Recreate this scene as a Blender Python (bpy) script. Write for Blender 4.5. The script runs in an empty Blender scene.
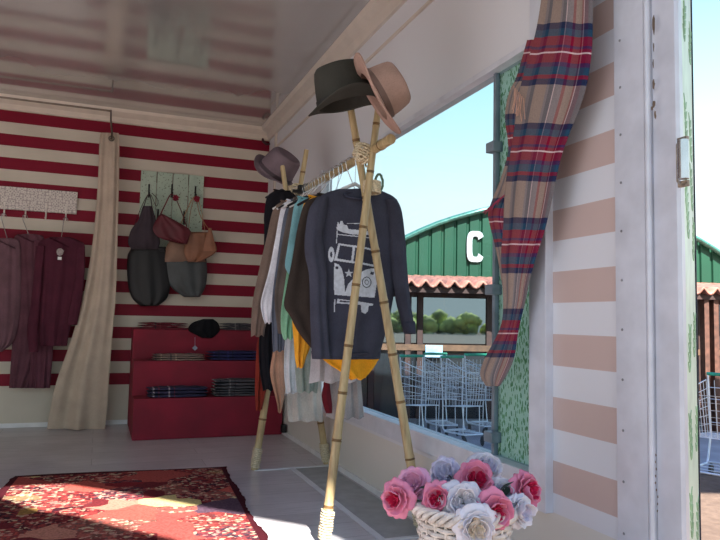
import bpy, bmesh, math, random
from mathutils import Vector, Matrix, Euler
from mathutils.bvhtree import BVHTree
PI = math.pi
C = bpy.context.scene.collection
random.seed(4)

# ---------------------------------------------------------------- camera
EYE = Vector((0, 0, .9)); F = 665.0
def _v(x, y): return Vector(((x-360)/F, -(y-270)/F, -1.0)).normalized()
_Y = _v(99, 315); _X = _v(2070, 357); _X = (_X - _X.dot(_Y)*_Y).normalized(); _Z = _X.cross(_Y)
ROT = Matrix((_X, _Y, _Z))
cam = bpy.data.cameras.new('camera'); cam.sensor_width = 36; cam.lens = F/720*36; cam.clip_end = 500; cam.clip_start = .02
co = bpy.data.objects.new('camera', cam); C.objects.link(co)
co.matrix_world = Matrix.Translation(EYE) @ ROT.to_4x4()
bpy.context.scene.camera = co
RIGHT = ROT @ Vector((1, 0, 0)); UP = ROT @ Vector((0, 1, 0)); BACK = ROT @ Vector((0, 0, 1))
def ray(x, y): return ROT @ _v(x, y)
def hx(x, y, W): d = ray(x, y); return EYE + d*((W-EYE.x)/d.x)
def hy(x, y, D): d = ray(x, y); return EYE + d*((D-EYE.y)/d.y)
def hz(x, y, H): d = ray(x, y); return EYE + d*((H-EYE.z)/d.z)

# ---------------------------------------------------------------- world, sun, exposure
vs = bpy.context.scene.view_settings
vs.view_transform = 'Standard'; vs.look = 'None'; vs.gamma = 1; vs.use_curve_mapping = False
vs.exposure = 0.56
w = bpy.data.worlds.new('sky'); bpy.context.scene.world = w; w.use_nodes = True
nt = w.node_tree; nt.nodes.clear()
tc = nt.nodes.new('ShaderNodeTexCoord'); sp = nt.nodes.new('ShaderNodeSeparateXYZ')
nt.links.new(tc.outputs['Generated'], sp.inputs[0])
rp = nt.nodes.new('ShaderNodeValToRGB'); nt.links.new(sp.outputs['Z'], rp.inputs[0])
e = rp.color_ramp.elements
e[0].position = 0.0; e[0].color = (.92, .98, 1, 1); e[1].position = 1; e[1].color = (.16, .28, .72, 1)
x = e.new(.18); x.color = (.86, .98, 1, 1); x = e.new(.33); x.color = (.56, .88, .96, 1); x = e.new(.5); x.color = (.24, .44, .85, 1)
bg = nt.nodes.new('ShaderNodeBackground'); bg.inputs[1].default_value = 1.05
nt.links.new(rp.outputs[0], bg.inputs[0])
wo = nt.nodes.new('ShaderNodeOutputWorld'); nt.links.new(bg.outputs[0], wo.inputs[0])
SUN = Vector((.02, -1, 1))
sl = bpy.data.lights.new('sun', 'SUN'); sl.energy = 13; sl.angle = math.radians(.6); sl.color = (1, .96, .90)
so = bpy.data.objects.new('sun', sl); C.objects.link(so); so.location = (1, -8, 10)
so.rotation_euler = SUN.to_track_quat('Z', 'Y').to_euler()

# ---------------------------------------------------------------- helpers
def lin(c):
    return tuple((v/255/12.92 if v/255 <= .04045 else ((v/255+.055)/1.055)**2.4) for v in c) + (1,)
class NT:
    def __init__(s, name):
        s.m = bpy.data.materials.new(name); s.m.use_nodes = True; s.t = s.m.node_tree
        s.b = s.t.nodes['Principled BSDF']
    def n(s, k, **kw):
        o = s.t.nodes.new(k)
        for a, v in kw.items(): setattr(o, a, v)
        return o
    def l(s, a, b): s.t.links.new(a, b)
    def math(s, op, a, b=None, c=None):
        o = s.n('ShaderNodeMath', operation=op)
        for i, v in enumerate((a, b, c)):
            if v is None: continue
            if isinstance(v, (int, float)): o.inputs[i].default_value = v
            else: s.l(v, o.inputs[i])
        return o.outputs[0]
    def mix(s, f, a, b, blend='MIX'):
        o = s.n('ShaderNodeMix', data_type='RGBA', blend_type=blend)
        for i, v in ((0, f), (6, a), (7, b)):
            if isinstance(v, (int, float)): o.inputs[i].default_value = v
            elif isinstance(v, tuple): o.inputs[i].default_value = v
            else: s.l(v, o.inputs[i])
        return o.outputs[2]
    def coord(s, kind='Object', scale=None):
        o = s.n('ShaderNodeTexCoord').outputs[kind]
        if scale:
            m = s.n('ShaderNodeMapping'); m.inputs['Scale'].default_value = scale; s.l(o, m.inputs[0]); o = m.outputs[0]
        return o
    def noise(s, vec, scale, detail=3, rough=.5):
        o = s.n('ShaderNodeTexNoise'); o.inputs['Scale'].default_value = scale; o.inputs['Detail'].default_value = detail
        o.inputs['Roughness'].default_value = rough; s.l(vec, o.inputs['Vector']); return o.outputs['Fac']
    def ramp(s, f, stops, interp='LINEAR'):
        o = s.n('ShaderNodeValToRGB'); o.color_ramp.interpolation = interp; e = o.color_ramp.elements
        while len(e) < len(stops): e.new(.5)
        for q, (p, c) in zip(e, stops): q.position = p; q.color = c
        s.l(f, o.inputs[0]); return o.outputs[0]
    def bump(s, h, strength=.3, dist=.01):
        o = s.n('ShaderNodeBump'); o.inputs['Strength'].default_value = strength; o.inputs['Distance'].default_value = dist
        s.l(h, o.inputs['Height']); s.l(o.outputs[0], s.b.inputs['Normal'])
    def col(s, c):
        if isinstance(c, tuple): s.b.inputs['Base Color'].default_value = c
        else: s.l(c, s.b.inputs['Base Color'])
    def set(s, rough=.6, metal=0, spec=None):
        s.b.inputs['Roughness'].default_value = rough; s.b.inputs['Metallic'].default_value = metal
        if spec is not None: s.b.inputs['Specular IOR Level'].default_value = spec
_mc = {}
def plain(c, rough=.6, metal=0, var=.12, scale=12, bump=0, key=''):
    k = (c, rough, metal, var, scale, bump)
    if k in _mc: return _mc[k]
    t = NT('paint'); v = t.coord(); n = t.noise(v, scale)
    a = lin(tuple(q*(1-var) for q in c)); b = lin(tuple(min(255, q*(1+var)) for q in c))
    t.col(t.ramp(n, [(.3, a), (.7, b)])); t.set(rough, metal)
    if bump: t.bump(n, bump, .005)
    _mc[k] = t.m; return t.m
def cloth(c, var=.12, rib=0, sheen=0):
    k = ('cloth', c, var, rib)
    if k in _mc: return _mc[k]
    t = NT('cloth'); v = t.coord(); n = t.noise(v, 9, 4)
    a = lin(tuple(q*(1-var) for q in c)); b = lin(tuple(min(255, q*(1+var)) for q in c))
    f = t.noise(t.coord(scale=(1, 1, .3)), 350, 2)
    t.col(t.mix(.35, t.ramp(n, [(.3, a), (.7, b)]), t.ramp(f, [(.35, a), (.65, b)])))
    t.set(.95, 0, .2); t.bump(f, .35, .002)
    _mc[k] = t.m; return t.m

def obj(name, bm, m, parent=None, smooth=True, loc=None):
    me = bpy.data.meshes.new(name)
    bmesh.ops.recalc_face_normals(bm, faces=bm.faces[:])
    bm.to_mesh(me); bm.free()
    for p in me.polygons: p.use_smooth = smooth
    ms = m if isinstance(m, (list, tuple)) else [m]
    for q in ms: me.materials.append(q)
    o = bpy.data.objects.new(name, me); C.objects.link(o)
    if parent: o.parent = parent
    if smooth:
        try: me.set_sharp_from_angle(angle=math.radians(45))
        except Exception: pass
    return o
def tag(o, label, cat, group=None):
    o['label'] = label; o['category'] = cat
    if group: o['group'] = group
    return o
def thing(name, label, cat, loc=(0, 0, 0), rot=(0, 0, 0), group=None):
    o = bpy.data.objects.new(name, None); C.objects.link(o); o.location = loc; o.rotation_euler = rot
    o.empty_display_size = .1
    return tag(o, label, cat, group)
def struct(name, bm, m, smooth=False):
    o = obj(name, bm, m, None, smooth); o['kind'] = 'structure'; return o
def dup(root, label=None):
    r = root.copy(); C.objects.link(r)
    for ch in list(root.children):
        c = ch.copy(); C.objects.link(c); c.parent = r
        for g in list(ch.children):
            d = g.copy(); C.objects.link(d); d.parent = c
    if label: r['label'] = label
    return r
def box(bm, a, b, bev=0, M=None, mi=0):
    c = [(a[i]+b[i])/2 for i in range(3)]; s = [abs(b[i]-a[i]) for i in range(3)]
    r = bmesh.ops.create_cube(bm, size=1, matrix=Matrix.Translation(c) @ Matrix.Diagonal((*s, 1)))
    vs_ = r['verts']
    if bev:
        ed = list({e for v in vs_ for e in v.link_edges})
        r2 = bmesh.ops.bevel(bm, geom=ed, offset=bev, segments=2, affect='EDGES', profile=.7)
        vs_ = list({v for v in r2['verts']} | {v for v in vs_ if v.is_valid})
    if M is not None: bmesh.ops.transform(bm, matrix=M, verts=vs_)
    if mi:
        for f in {f for v in vs_ for f in v.link_faces}: f.material_index = mi
    return vs_
def BM(): return bmesh.new()
def boxo(name, a, b, m, parent=None, bev=.003):
    bm = BM(); box(bm, a, b, bev); return obj(name, bm, m, parent, False)
def frame_of(d):
    d = d.normalized(); a = Vector((0, 0, 1)) if abs(d.z) < .9 else Vector((1, 0, 0))
    s = d.cross(a).normalized(); return s, s.cross(d).normalized()
def tube(bm, pts, r, n=8, closed=False, caps=True, flat=1):
    pts = [Vector(p) for p in pts]; k = len(pts); rs = r if isinstance(r, (list, tuple)) else [r]*k
    rings = []; ps = None
    for i, p in enumerate(pts):
        if closed: d = pts[(i+1) % k]-pts[i-1]
        else: d = pts[min(i+1, k-1)]-pts[max(i-1, 0)]
        if ps is None: s, t = frame_of(d)
        else:
            dn = d.normalized(); s = ps-dn*ps.dot(dn)
            if s.length < 1e-6: s, _ = frame_of(d)
            s.normalize(); t = s.cross(dn).normalized()
        ps = s
        rings.append([bm.verts.new(p + (s*math.cos(2*PI*j/n) + t*math.sin(2*PI*j/n)*flat)*rs[i]) for j in range(n)])
    for i in range(k if closed else k-1):
        a, b = rings[i], rings[(i+1) % k]
        for j in range(n): bm.faces.new((a[j], a[(j+1) % n], b[(j+1) % n], b[j]))
    if caps and not closed: bm.faces.new(rings[0]); bm.faces.new(rings[-1][::-1])
def lathe(bm, prof, n=32, M=None, cap0=False, cap1=False):
    rings = []
    for r, z in prof:
        rings.append([bm.verts.new((M @ Vector((r*math.cos(2*PI*j/n), r*math.sin(2*PI*j/n), z))) if M else (r*math.cos(2*PI*j/n), r*math.sin(2*PI*j/n), z)) for j in range(n)])
    for a, b in zip(rings, rings[1:]):
        for j in range(n): bm.faces.new((a[j], a[(j+1) % n], b[(j+1) % n], b[j]))
    if cap0: bm.faces.new(rings[0])
    if cap1: bm.faces.new(rings[-1])
    return rings
def prism(bm, pts, d):   # polygon of points pushed along vector d
    a = [bm.verts.new(p) for p in pts]; b = [bm.verts.new(Vector(p)+Vector(d)) for p in pts]
    bm.faces.new(a); bm.faces.new(b[::-1])
    for i in range(len(a)): bm.faces.new((a[i], a[(i+1) % len(a)], b[(i+1) % len(a)], b[i]))
def cr(pts, t):
    k = len(pts)-1; x = min(max(t, 0), 1)*k; i = min(int(x), k-1); f = x-i
    p1, p2 = pts[i], pts[i+1]; p0 = pts[i-1] if i else p1*2-p2; p3 = pts[i+2] if i+2 <= k else p2*2-p1
    return .5*((2*p1)+(p2-p0)*f+(2*p0-5*p1+4*p2-p3)*f*f+(3*p1-p0-3*p2+p3)*f**3)
def drape(bm, L, R, n, thick, nf=3, amp=.008, seed=0, rows=36, cols=22, grow=.6, hang=True, hem=0):
    """A closed soft shell between a left and a right edge: cloth with a front, a back and folds."""
    rd = random.Random(seed); p1, p2, p3 = (rd.random()*6 for _ in range(3)); q = 1.5+rd.random()
    L = [Vector(p) for p in L]; R = [Vector(p) for p in R]; n = Vector(n).normalized(); uv = bm.loops.layers.uv.verify()
    ln = 0; prev = None; rings = []; vv = []
    for i in range(rows+1):
        s = i/rows; a, b = cr(L, s), cr(R, s); m = (a+b)/2
        if prev is not None: ln += (m-prev).length
        prev = m; vv.append(ln); wd = (b-a).length
        ramp = grow*s+(1-grow)
        tp = min(1, (s*rows+1)/3) if hang else 1
        fr, bk = [], []
        for j in range(cols+1):
            u = j/cols; env = min(1, 6*u*(1-u)+.15)
            t = thick*math.sqrt(max(0, 4*u*(1-u)))*tp*(1 if i not in (0, rows) else .7)
            fo = amp*ramp*env*(.6*math.sin(2*PI*nf*u+p1+q*s)+.4*math.sin(2*PI*nf*1.7*u+p2-2*s)+.35*math.sin(9*s+p3+3*u))
            p = a.lerp(b, u)
            if hem and s > .8: p = p+Vector((0, 0, hem*math.sin(2*PI*nf*u+p2)*(s-.8)*5))
            fr.append(bm.verts.new(p+n*(t+fo))); bk.append(bm.verts.new(p+n*(-t+fo*.8)))
        rings.append((fr, bk))
    def quad(vs_, us):
        f = bm.faces.new(vs_)
        for lp, q_ in zip(f.loops, us): lp[uv].uv = q_
    for i in range(rows):
        (a, b), (c, d) = rings[i], rings[i+1]
        for j in range(cols):
            us = [(j/cols, vv[i]), ((j+1)/cols, vv[i]), ((j+1)/cols, vv[i+1]), (j/cols, vv[i+1])]
            quad((a[j], a[j+1], c[j+1], c[j]), us)
            quad((b[j], d[j], d[j+1], b[j+1]), [us[0], us[3], us[2], us[1]])
        quad((a[0], c[0], d[0], b[0]), [(0, vv[i]), (0, vv[i+1]), (0, vv[i+1]), (0, vv[i])])
        quad((a[-1], b[-1], d[-1], c[-1]), [(1, vv[i]), (1, vv[i]), (1, vv[i+1]), (1, vv[i+1])])
    for k in (0, rows):
        a, b = rings[k]
        for j in range(cols):
            quad((a[j], b[j], b[j+1], a[j+1]), [(j/cols, vv[k])]*4)
def rowsy(rows, y): return [hy(r[1], r[0], y) for r in rows], [hy(r[2], r[0], y) for r in rows]
NF = Vector((0, -1, 0))

W = 1.394; D = 5.95; H = 2.64; GZ = -.6; X0 = -3.0; Y0 = 1.27   # right wall, back wall, ceiling, ground, left wall, open side

# ---------------------------------------------------------------- materials of the room
t = NT('striped wall'); v = t.coord(); s = t.n('ShaderNodeSeparateXYZ'); t.l(v, s.inputs[0])
per = .1537*S if False else .1921
z0 = .325
ph = t.math('FRACT', t.math('DIVIDE', t.math('SUBTRACT', s.outputs[2], z0), per))
red = t.math('MULTIPLY', t.math('LESS_THAN', ph, .5), t.math('GREATER_THAN', s.outputs[2], z0))
n = t.noise(v, 3)
cream = t.ramp(n, [(.3, lin((192, 184, 170))), (.7, lin((204, 196, 182)))])
t.col(t.mix(red, cream, lin((122, 4, 38)))); t.set(.6, 0, .25); WALLB = t.m

t = NT('window wall'); v = t.coord(); s = t.n('ShaderNodeSeparateXYZ'); t.l(v, s.inputs[0])
zz = s.outputs[2]; ph = t.math('FRACT', t.math('DIVIDE', t.math('SUBTRACT', zz, .359), .2042))
m1 = t.math('MULTIPLY', t.math('LESS_THAN', ph, .5), t.math('GREATER_THAN', zz, .355))
m1 = t.math('MULTIPLY', m1, t.math('LESS_THAN', s.outputs[1], 1.83))
low = t.math('LESS_THAN', zz, .297)
base = t.mix(low, lin((216, 218, 224)), lin((214, 211, 204)))
t.col(t.mix(m1, base, lin((196, 174, 168)))); t.set(.4); WALLR = t.m

t = NT('ceiling panel'); v = t.coord(scale=(1, .2, 1)); n = t.noise(v, 2.5, 3)
t.col(t.ramp(n, [(.3, lin((172, 170, 168))), (.7, lin((184, 182, 180)))])); t.set(.13, 0, .5); t.b.inputs['Metallic'].default_value = .4; t.b.inputs['Coat Weight'].default_value = 1; t.b.inputs['Coat IOR'].default_value = 1.9; t.b.inputs['Coat Roughness'].default_value = .06; CEIL = t.m

t = NT('laminate floor'); v = t.coord(); br = t.n('ShaderNodeTexBrick'); t.l(v, br.inputs[0])
br.inputs['Scale'].default_value = 1; br.inputs['Brick Width'].default_value = 1.3; br.inputs['Row Height'].default_value = .19
br.inputs['Mortar Size'].default_value = .0012; br.inputs['Color1'].default_value = lin((206, 203, 206)); br.inputs['Color2'].default_value = lin((222, 219, 222)); br.inputs['Mortar'].default_value = lin((120, 112, 112))
n = t.noise(t.coord(scale=(1, 9, 1)), 5, 6, .65); n2 = t.noise(v, 3.5, 4, .6)
c1 = t.mix(.4, br.outputs[0], t.ramp(n, [(.3, lin((112, 104, 108))), (.5, lin((204, 198, 200))), (.8, lin((222, 218, 218)))]), 'MULTIPLY')
c1 = t.mix(.25, c1, t.ramp(n2, [(.35, lin((120, 112, 116))), (.65, lin((230, 228, 230)))]), 'MULTIPLY')
t.col(c1); t.set(.28, 0, .5); FLOOR = t.m

WHITE = plain((224, 224, 226), .35, 0, .03); ALU = plain((200, 204, 212), .38, .35, .04); ALUW = plain((206, 210, 220), .4, .1, .04)
DARK = plain((32, 34, 40), .4, .3, .1); CHROME = plain((190, 192, 196), .25, .9, .05); BLACK = plain((16, 16, 18), .6, 0, .2)

# ---------------------------------------------------------------- the room
def slab(name, a, b, m):
    bm = BM(); box(bm, a, b); return struct(name, bm, m)
slab('floor', (X0, Y0, -.08), (W+.06, D+.06, 0), FLOOR)
slab('ceiling', (X0, Y0, H), (W+.06, D+.06, H+.06), CEIL)
slab('wall_back', (X0, D, 0), (W+.06, D+.06, H), WALLB)
slab('wall_left', (X0-.06, Y0, -.08), (X0, D+.06, H+.06), plain((215, 208, 198), .4, 0, .03))
YN, YF, ZS, ZT = 1.906, 4.32, .394, 1.90     # the window opening
bm = BM(); w2 = W+.06
box(bm, (W, Y0+.235, 0), (w2, YN, H)); box(bm, (W, YF, 0), (w2, D, H))
box(bm, (W, YN, 0), (w2, YF, ZS)); box(bm, (W, YN, ZT), (w2, YF, H)); struct('wall_right', bm, WALLR)
bm = BM()
for k in range(2):
    pass
prism(bm, [(X0, D, H), (X0, D-.09, H), (X0, D-.08, H-.025), (X0, D-.03, H-.06), (X0, D-.02, H-.1), (X0, D, H-.1)], (W-X0, 0, 0))
struct('trim_1', bm, plain((212, 200, 186), .35, 0, .02))
bm = BM()
prism(bm, [(W, D, H), (W-.10, D, H), (W-.085, D, H-.03), (W-.035, D, H-.05), (W-.02, D, H-.10), (W, D, H-.10)], (0, Y0-D, 0))
struct('trim_2', bm, plain((206, 198, 188), .35, 0, .02))
bm = BM(); box(bm, (W-.012, Y0+.25, H-.235), (W, D, H-.22), .002); box(bm, (W-.02, D-.30, 0), (W, D-.27, H-.1), .003); struct('trim_3', bm, plain((205, 195, 185), .4, 0, .02))
bm = BM(); box(bm, (X0, D-.012, 0), (W, D, .035), .003); struct('baseboard_back', bm, WHITE)
bm = BM(); box(bm, (W-.015, Y0+.25, 0), (W, D, .03), .003); struct('baseboard_right', bm, WHITE)
# metal strips let into the floor
bm = BM(); sm_ = plain((214, 216, 220), .35, .2, .03)
box(bm, (1.115, 2.3, 0), (1.145, 3.98, .004)); box(bm, (.90, 3.95, 0), (W-.03, 3.98, .005)); box(bm, (1.0, 2.56, 0), (W-.03, 2.585, .005)); struct('trim_4', bm, sm_)
bm = BM(); box(bm, (1.15, 2.59, 0), (W-.03, 3.945, .002)); struct('trim_5', bm, plain((150, 152, 152), .4, 0, .08))

# window frame, glass, leaf film panel
bm = BM()
box(bm, (W-.03, 1.815, .294), (W+.02, YN, H-.25), .004)            # tall white post beside the striped panel
box(bm, (W-.02, YN, ZS-.075), (W+.07, YF, ZS+.008), .006)               # sill
box(bm, (W-.008, YN, ZT-.012), (W+.07, YF, ZT+.012), .002)
box(bm, (W-.01, YF, ZS-.07), (W+.07, YF+.05, ZT+.03), .004)
box(bm, (W-.012, YN-.004, ZS), (W+.07, YN+.012, ZT), .002)
fr = struct('window_1', bm, ALUW)
t = NT('glass'); t.t.nodes.remove(t.b); tr = t.n('ShaderNodeBsdfTransparent'); gl = t.n('ShaderNodeBsdfGlossy'); gl.inputs['Roughness'].default_value = .02
tr.inputs[0].default_value = (.80, .86, .88, 1); mx = t.n('ShaderNodeMixShader'); fz = t.n('ShaderNodeLayerWeight'); fz.inputs[0].default_value = .5; fz2 = t.math('MULTIPLY', t.math('POWER', fz.outputs['Facing'], 4), .25)
t.l(fz2, mx.inputs[0]); t.l(tr.outputs[0], mx.inputs[1]); t.l(gl.outputs[0], mx.inputs[2]); t.l(mx.outputs[0], t.t.nodes['Material Output'].inputs[0]); GLASS = t.m
g = boxo('pane', (W+.03, YN+.013, ZS+.009), (W+.036, YF-.001, ZT-.013), GLASS, fr, 0)
YM = 2.225
bm = BM(); box(bm, (W+.045, YM-.012, ZS), (W+.075, YM+.018, ZT+.02), .003); box(bm, (W+.02, YM-.03, ZS), (W+.04, YM-.012, ZT+.02), .002)
for z_ in (1.59, 1.03, .47): box(bm, (W+.0, YM-.045, z_-.02), (W+.045, YM+.01, z_+.02), .005)
obj('mullion', bm, plain((120, 134, 146), .4, .2, .1), fr, False)
def leafmat(name, base, leaf, sc=1.0, dens=.2):
    t = NT(name); acc = None
    for (rot, off) in ((.5, 0), (-.6, 3.3), (1.1, 7.1)):
        mp = t.n('ShaderNodeMapping'); t.l(t.coord(), mp.inputs[0])
        mp.inputs['Location'].default_value = (off, off*1.3, off*.7); mp.inputs['Rotation'].default_value = (rot, 0, 0); mp.inputs['Scale'].default_value = (30*sc, 75*sc, 26*sc)
        vo = t.n('ShaderNodeTexVoronoi'); vo.inputs['Scale'].default_value = 1; t.l(mp.outputs[0], vo.inputs['Vector'])
        k = t.math('LESS_THAN', vo.outputs['Distance'], dens)
        acc = k if acc is None else t.math('MAXIMUM', acc, k)
    n = t.noise(t.coord(), 20)
    t.col(t.mix(acc, base, t.ramp(n, [(.35, leaf[0]), (.65, leaf[1])]))); t.set(.35); tl_ = t.n('ShaderNodeBsdfTranslucent'); t.l(t.b.inputs['Base Color'].links[0].from_socket, tl_.inputs[0]); mx_ = t.n('ShaderNodeMixShader'); mx_.inputs[0].default_value = .65; t.l(t.b.outputs[0], mx_.inputs[1]); t.l(tl_.outputs[0], mx_.inputs[2]); t.l(mx_.outputs[0], t.t.nodes['Material Output'].inputs[0]); return t.m
LEAF = leafmat('leaf pattern film', lin((228, 244, 234)), (lin((104, 150, 112)), lin((136, 180, 132))), 1.15, .29)
boxo('leaf_film_panel', (W+.05, YN-.01, ZS-.02), (W+.06, YM-.01, ZT+.02), LEAF, fr, 0)

# corner post of the opening, with rivets and chipped paint
bm = BM()
yP = Y0+.235
box(bm, (W-.018, Y0+.125, -.08), (W+.06, yP+.004, H+.02), .004)
box(bm, (W-.006, Y0+.11, -.08), (W+.07, Y0+.125, H+.02), .006)
tube(bm, [(W-.012, Y0+.117, -.08), (W-.012, Y0+.117, H)], .009, 10)
box(bm, (W-.004, Y0+.03, -.08), (W+.012, Y0+.108, H+.02), .003)
post = struct('trim_6', bm, ALUW, True)
bm = BM()
for k in range(19):
    for yy in (yP-.022,):
        bmesh.ops.create_icosphere(bm, subdivisions=2, radius=.004, matrix=Matrix.Translation((W-.019, yy, .05+k*.14)) @ Matrix.Diagonal((.5, 1, 1, 1)))
obj('rivets', bm, plain((140, 142, 148), .4, .5), post)
bm = BM()
def chip(px, py, rw, rh, seed):
    rd = random.Random(seed); c = hx(px, py, W-.0195)
    pts = []
    for a in range(14):
        k = 1+rd.uniform(-.3, .3); pts.append((c.x, c.y+math.cos(a/14*2*PI)*rw*k, c.z+math.sin(a/14*2*PI)*rh*k))
    prism(bm, pts, (.0012, 0, 0))
for i, (px, py, rw, rh) in enumerate([(653.5, 24, .004, .026), (653.5, 47, .0015, .012), (653, 64, .0015, .012), (653.5, 84, .004, .013), (653.5, 104, .0048, .011), (655, 115, .003, .01), (652, 108, .003, .006)]): chip(px, py, rw, rh, i)
for k in range(9): chip(658+random.uniform(-3, 0), 455+k*7, .0012, .003, k+30)
obj('chipped_paint', bm, plain((96, 82, 70), .8, 0, .2), post, False)
bm = BM(); box(bm, (W-.003, yP-.0, .2), (W+.01, yP+.012, H), .001)
obj('seal', bm, plain((120, 124, 130), .5, .3, .3, 30), post, False)

# open outer door with leafy wrap, hinge
dr = struct('door_1', BM(), ALUW)
ang = math.radians(51.8)      # from +Y towards +X
hp = Vector((W+.012, Y0+.028, 0)); du = Vector((math.sin(ang), math.cos(ang), 0)); dn = Vector((math.cos(ang), -math.sin(ang), 0)); hp = hp-dn*.022
def dpt(a, b, z): return hp+du*a+dn*b+Vector((0, 0, z))
def dbox(bm, a0, a1, b0, b1, z0_, z1_):
    prism(bm, [dpt(a0, b0, z0_), dpt(a1, b0, z0_), dpt(a1, b1, z0_), dpt(a0, b1, z0_)], (0, 0, z1_-z0_))
bm = BM(); dbox(bm, .0, .10, 0, .02, -.05, H); obj('door_edge', bm, ALUW, dr, False)
SPR = plain((206, 226, 206), .4, 0, .05)
bm = BM(); dbox(bm, .10, .46, -.004, .02, -.05, H); panel = obj('door_panel', bm, SPR, dr, False)
bm = BM(); dbox(bm, .46, .475, -.012, .024, -.05, H); obj('door_seal', bm, plain((22, 24, 48), .6), dr, False)
bm = BM(); rd = random.Random(8)
def leaf(c, a, ln, wd):
    pts = []
    for i in range(12):
        th = i/12*2*PI; lx = math.cos(th)*ln; ly = math.sin(th)*wd*(1-.35*math.cos(th))
        qa = lx*math.cos(a)-ly*math.sin(a); qz = lx*math.sin(a)+ly*math.cos(a)
        pts.append(c+du*qa+Vector((0, 0, qz)))
    prism(bm, pts, dn*.0015)
for z_ in (.12, .30, .55, .83, 1.16, 1.28, 1.47, 1.72, 1.96, 2.2):
    for a0 in (.2, .37):
        ba = dpt(a0+rd.uniform(-.03, .03), .02, z_+rd.uniform(-.04, .04)); tilt = rd.choice((-.3, .35))
        for k in range(5):
            c = ba+du*(tilt*k*.025)+Vector((0, 0, k*.026))
            leaf(c+du*.025, .6, .026, .008); leaf(c-du*.025, PI-.6, .026, .008)
obj('leaf_sprigs', bm, plain((132, 176, 132), .5), dr, False)
# hinge on the post
hg = tag(bpy.data.objects.new('door_hinge', None), 'small chrome barrel hinge with rusty bracket on the white corner post', 'hinge'); C.objects.link(hg)
hc = hx(686, 160, W-.02); hg.location = hc
bm = BM(); lathe(bm, [(.004, -.052), (.0135, -.05), (.0135, .05), (.004, .052)], 20, Matrix.Translation((-.012, -.002, 0)), True, True); obj('barrel', bm, CHROME, hg)
bm = BM()
tube(bm, [(0, .004, .058), (0, .018, .056), (0, .026, .045), (0, .026, -.05), (0, .018, -.062), (0, .0, -.064)], .004, 8)
box(bm, (.002, .0, -.066), (.012, .03, -.05), .002); box(bm, (.002, .0, .05), (.012, .03, .064), .002)
obj('bracket', bm, plain((150, 138, 124), .6, .4, .25, 40), hg)

# ---------------------------------------------------------------- outdoors
t = NT('dirt ground'); v = t.coord(); n = t.noise(v, .7, 5, .6); n2 = t.noise(v, 14, 4)
t.col(t.mix(.4, t.ramp(n, [(.35, lin((96, 76, 64))), (.65, lin((118, 96, 80)))]), t.ramp(n2, [(.3, lin((84, 68, 58))), (.7, lin((130, 108, 92)))]))); t.set(.95); t.bump(n2, .4, .03)
bm = BM(); box(bm, (-90, -90, GZ-.1), (90, 90, GZ)); struct('ground', bm, t.m)
# shop building: local frame u along the front, n towards us
fu = Vector((.96, -.277, 0)).normalized(); fn = Vector((-.277, -.96, 0)).normalized()
opt = -BACK; P0 = EYE+opt*9.6; P0.z = 0
def fh(px, py, depth=0):     # pixel -> (u, z) on the shop front pushed back by depth
    o = P0-fn*depth; d = ray(px, py); k = (o-EYE).dot(fn)/d.dot(fn); p = EYE+d*k; return (p-P0).dot(fu), p.z
shop = thing('shop_building', 'green corrugated arched shop building with a white letter C and tiled eaves', 'building', P0+Vector((0, 0, GZ)), (0, 0, math.atan2(fu.y, fu.x)))
# local: x along fu, -y towards camera, z up from ground
def L3(u, dep, z): return Vector((u, dep, z-GZ))
arch = [(372, 255), (395, 243), (430, 226.5), (460, 216.5), (490, 209), (540, 201), (600, 204), (650, 217), (700, 242), (722, 256), (760, 285)]
au = [fh(x_, y_, 2.6) for x_, y_ in arch]
t = NT('green metal'); v = t.coord(); n = t.noise(v, 1.2); t.col(t.ramp(n, [(.3, lin((12, 62, 42))), (.7, lin((16, 72, 50)))])); t.set(.45, .1); GREEN = t.m
bm = BM(); uv0, uv1 = au[0][0]-1.5, au[-1][0]+.5
def roofz(u):
    for (a, b) in zip(au, au[1:]):
        if a[0] <= u <= b[0]: return a[1]+(b[1]-a[1])*(u-a[0])/(b[0]-a[0])
    return au[0][1]-(au[0][0]-u)*.45 if u < au[0][0] else au[-1][1]
k = 0; u = uv0; prof = []
while u < uv1:
    for du_, dd in ((0, 0), (.15, 0), (.17, .035), (.20, .035), (.22, 0)):
        prof.append((u+du_, 2.6+dd))
    u += .24
pv = []
for (a, dd) in prof:
    zt = roofz(a); pv.append((bm.verts.new(L3(a, dd, .3)), bm.verts.new(L3(a, dd, zt)), bm.verts.new(L3(a, 8, zt))))
for a, b in zip(pv, pv[1:]):
    bm.faces.new((a[0], b[0], b[1], a[1])); bm.faces.new((a[1], b[1], b[2], a[2]))
obj('green_wall', bm, GREEN, shop, False)
bm = BM(); pts = [L3(a, 2.52, roofz(a)) for a in [uv0+.3*i for i in range(int((uv1-uv0)/.3))]]
tube(bm, pts, .05, 8); obj('roof_edge', bm, plain((60, 110, 100), .4, .2), shop)
# letter C
bm = BM(); c0 = fh(475.5, 246.5, 2.55); Rw, Rh = (fh(484, 240, 2.55)[0]-fh(467, 240, 2.55)[0])/2, (fh(475, 231, 2.55)[1]-fh(475, 262, 2.55)[1])/2
def se(th, a, b): 
    c_, s_ = math.cos(th), math.sin(th); return (math.copysign(abs(c_)**.55, c_)*a, math.copysign(abs(s_)**.55, s_)*b)
ths = [math.radians(q) for q in range(28, 333, 8)]
out = [se(q, Rw, Rh) for q in ths]; inn = [se(q, Rw*.38, Rh*.66) for q in ths]
va = [[bm.verts.new(L3(c0[0]+p[0], dd, c0[1]+p[1])) for p in P_] for P_ in (out, inn) for dd in (2.55, 2.6)]
for i in range(len(ths)-1):
    bm.faces.new((va[0][i], va[0][i+1], va[2][i+1], va[2][i])); bm.faces.new((va[0][i], va[1][i], va[1][i+1], va[0][i+1])); bm.faces.new((va[2][i], va[2][i+1], va[3][i+1], va[3][i]))
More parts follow.
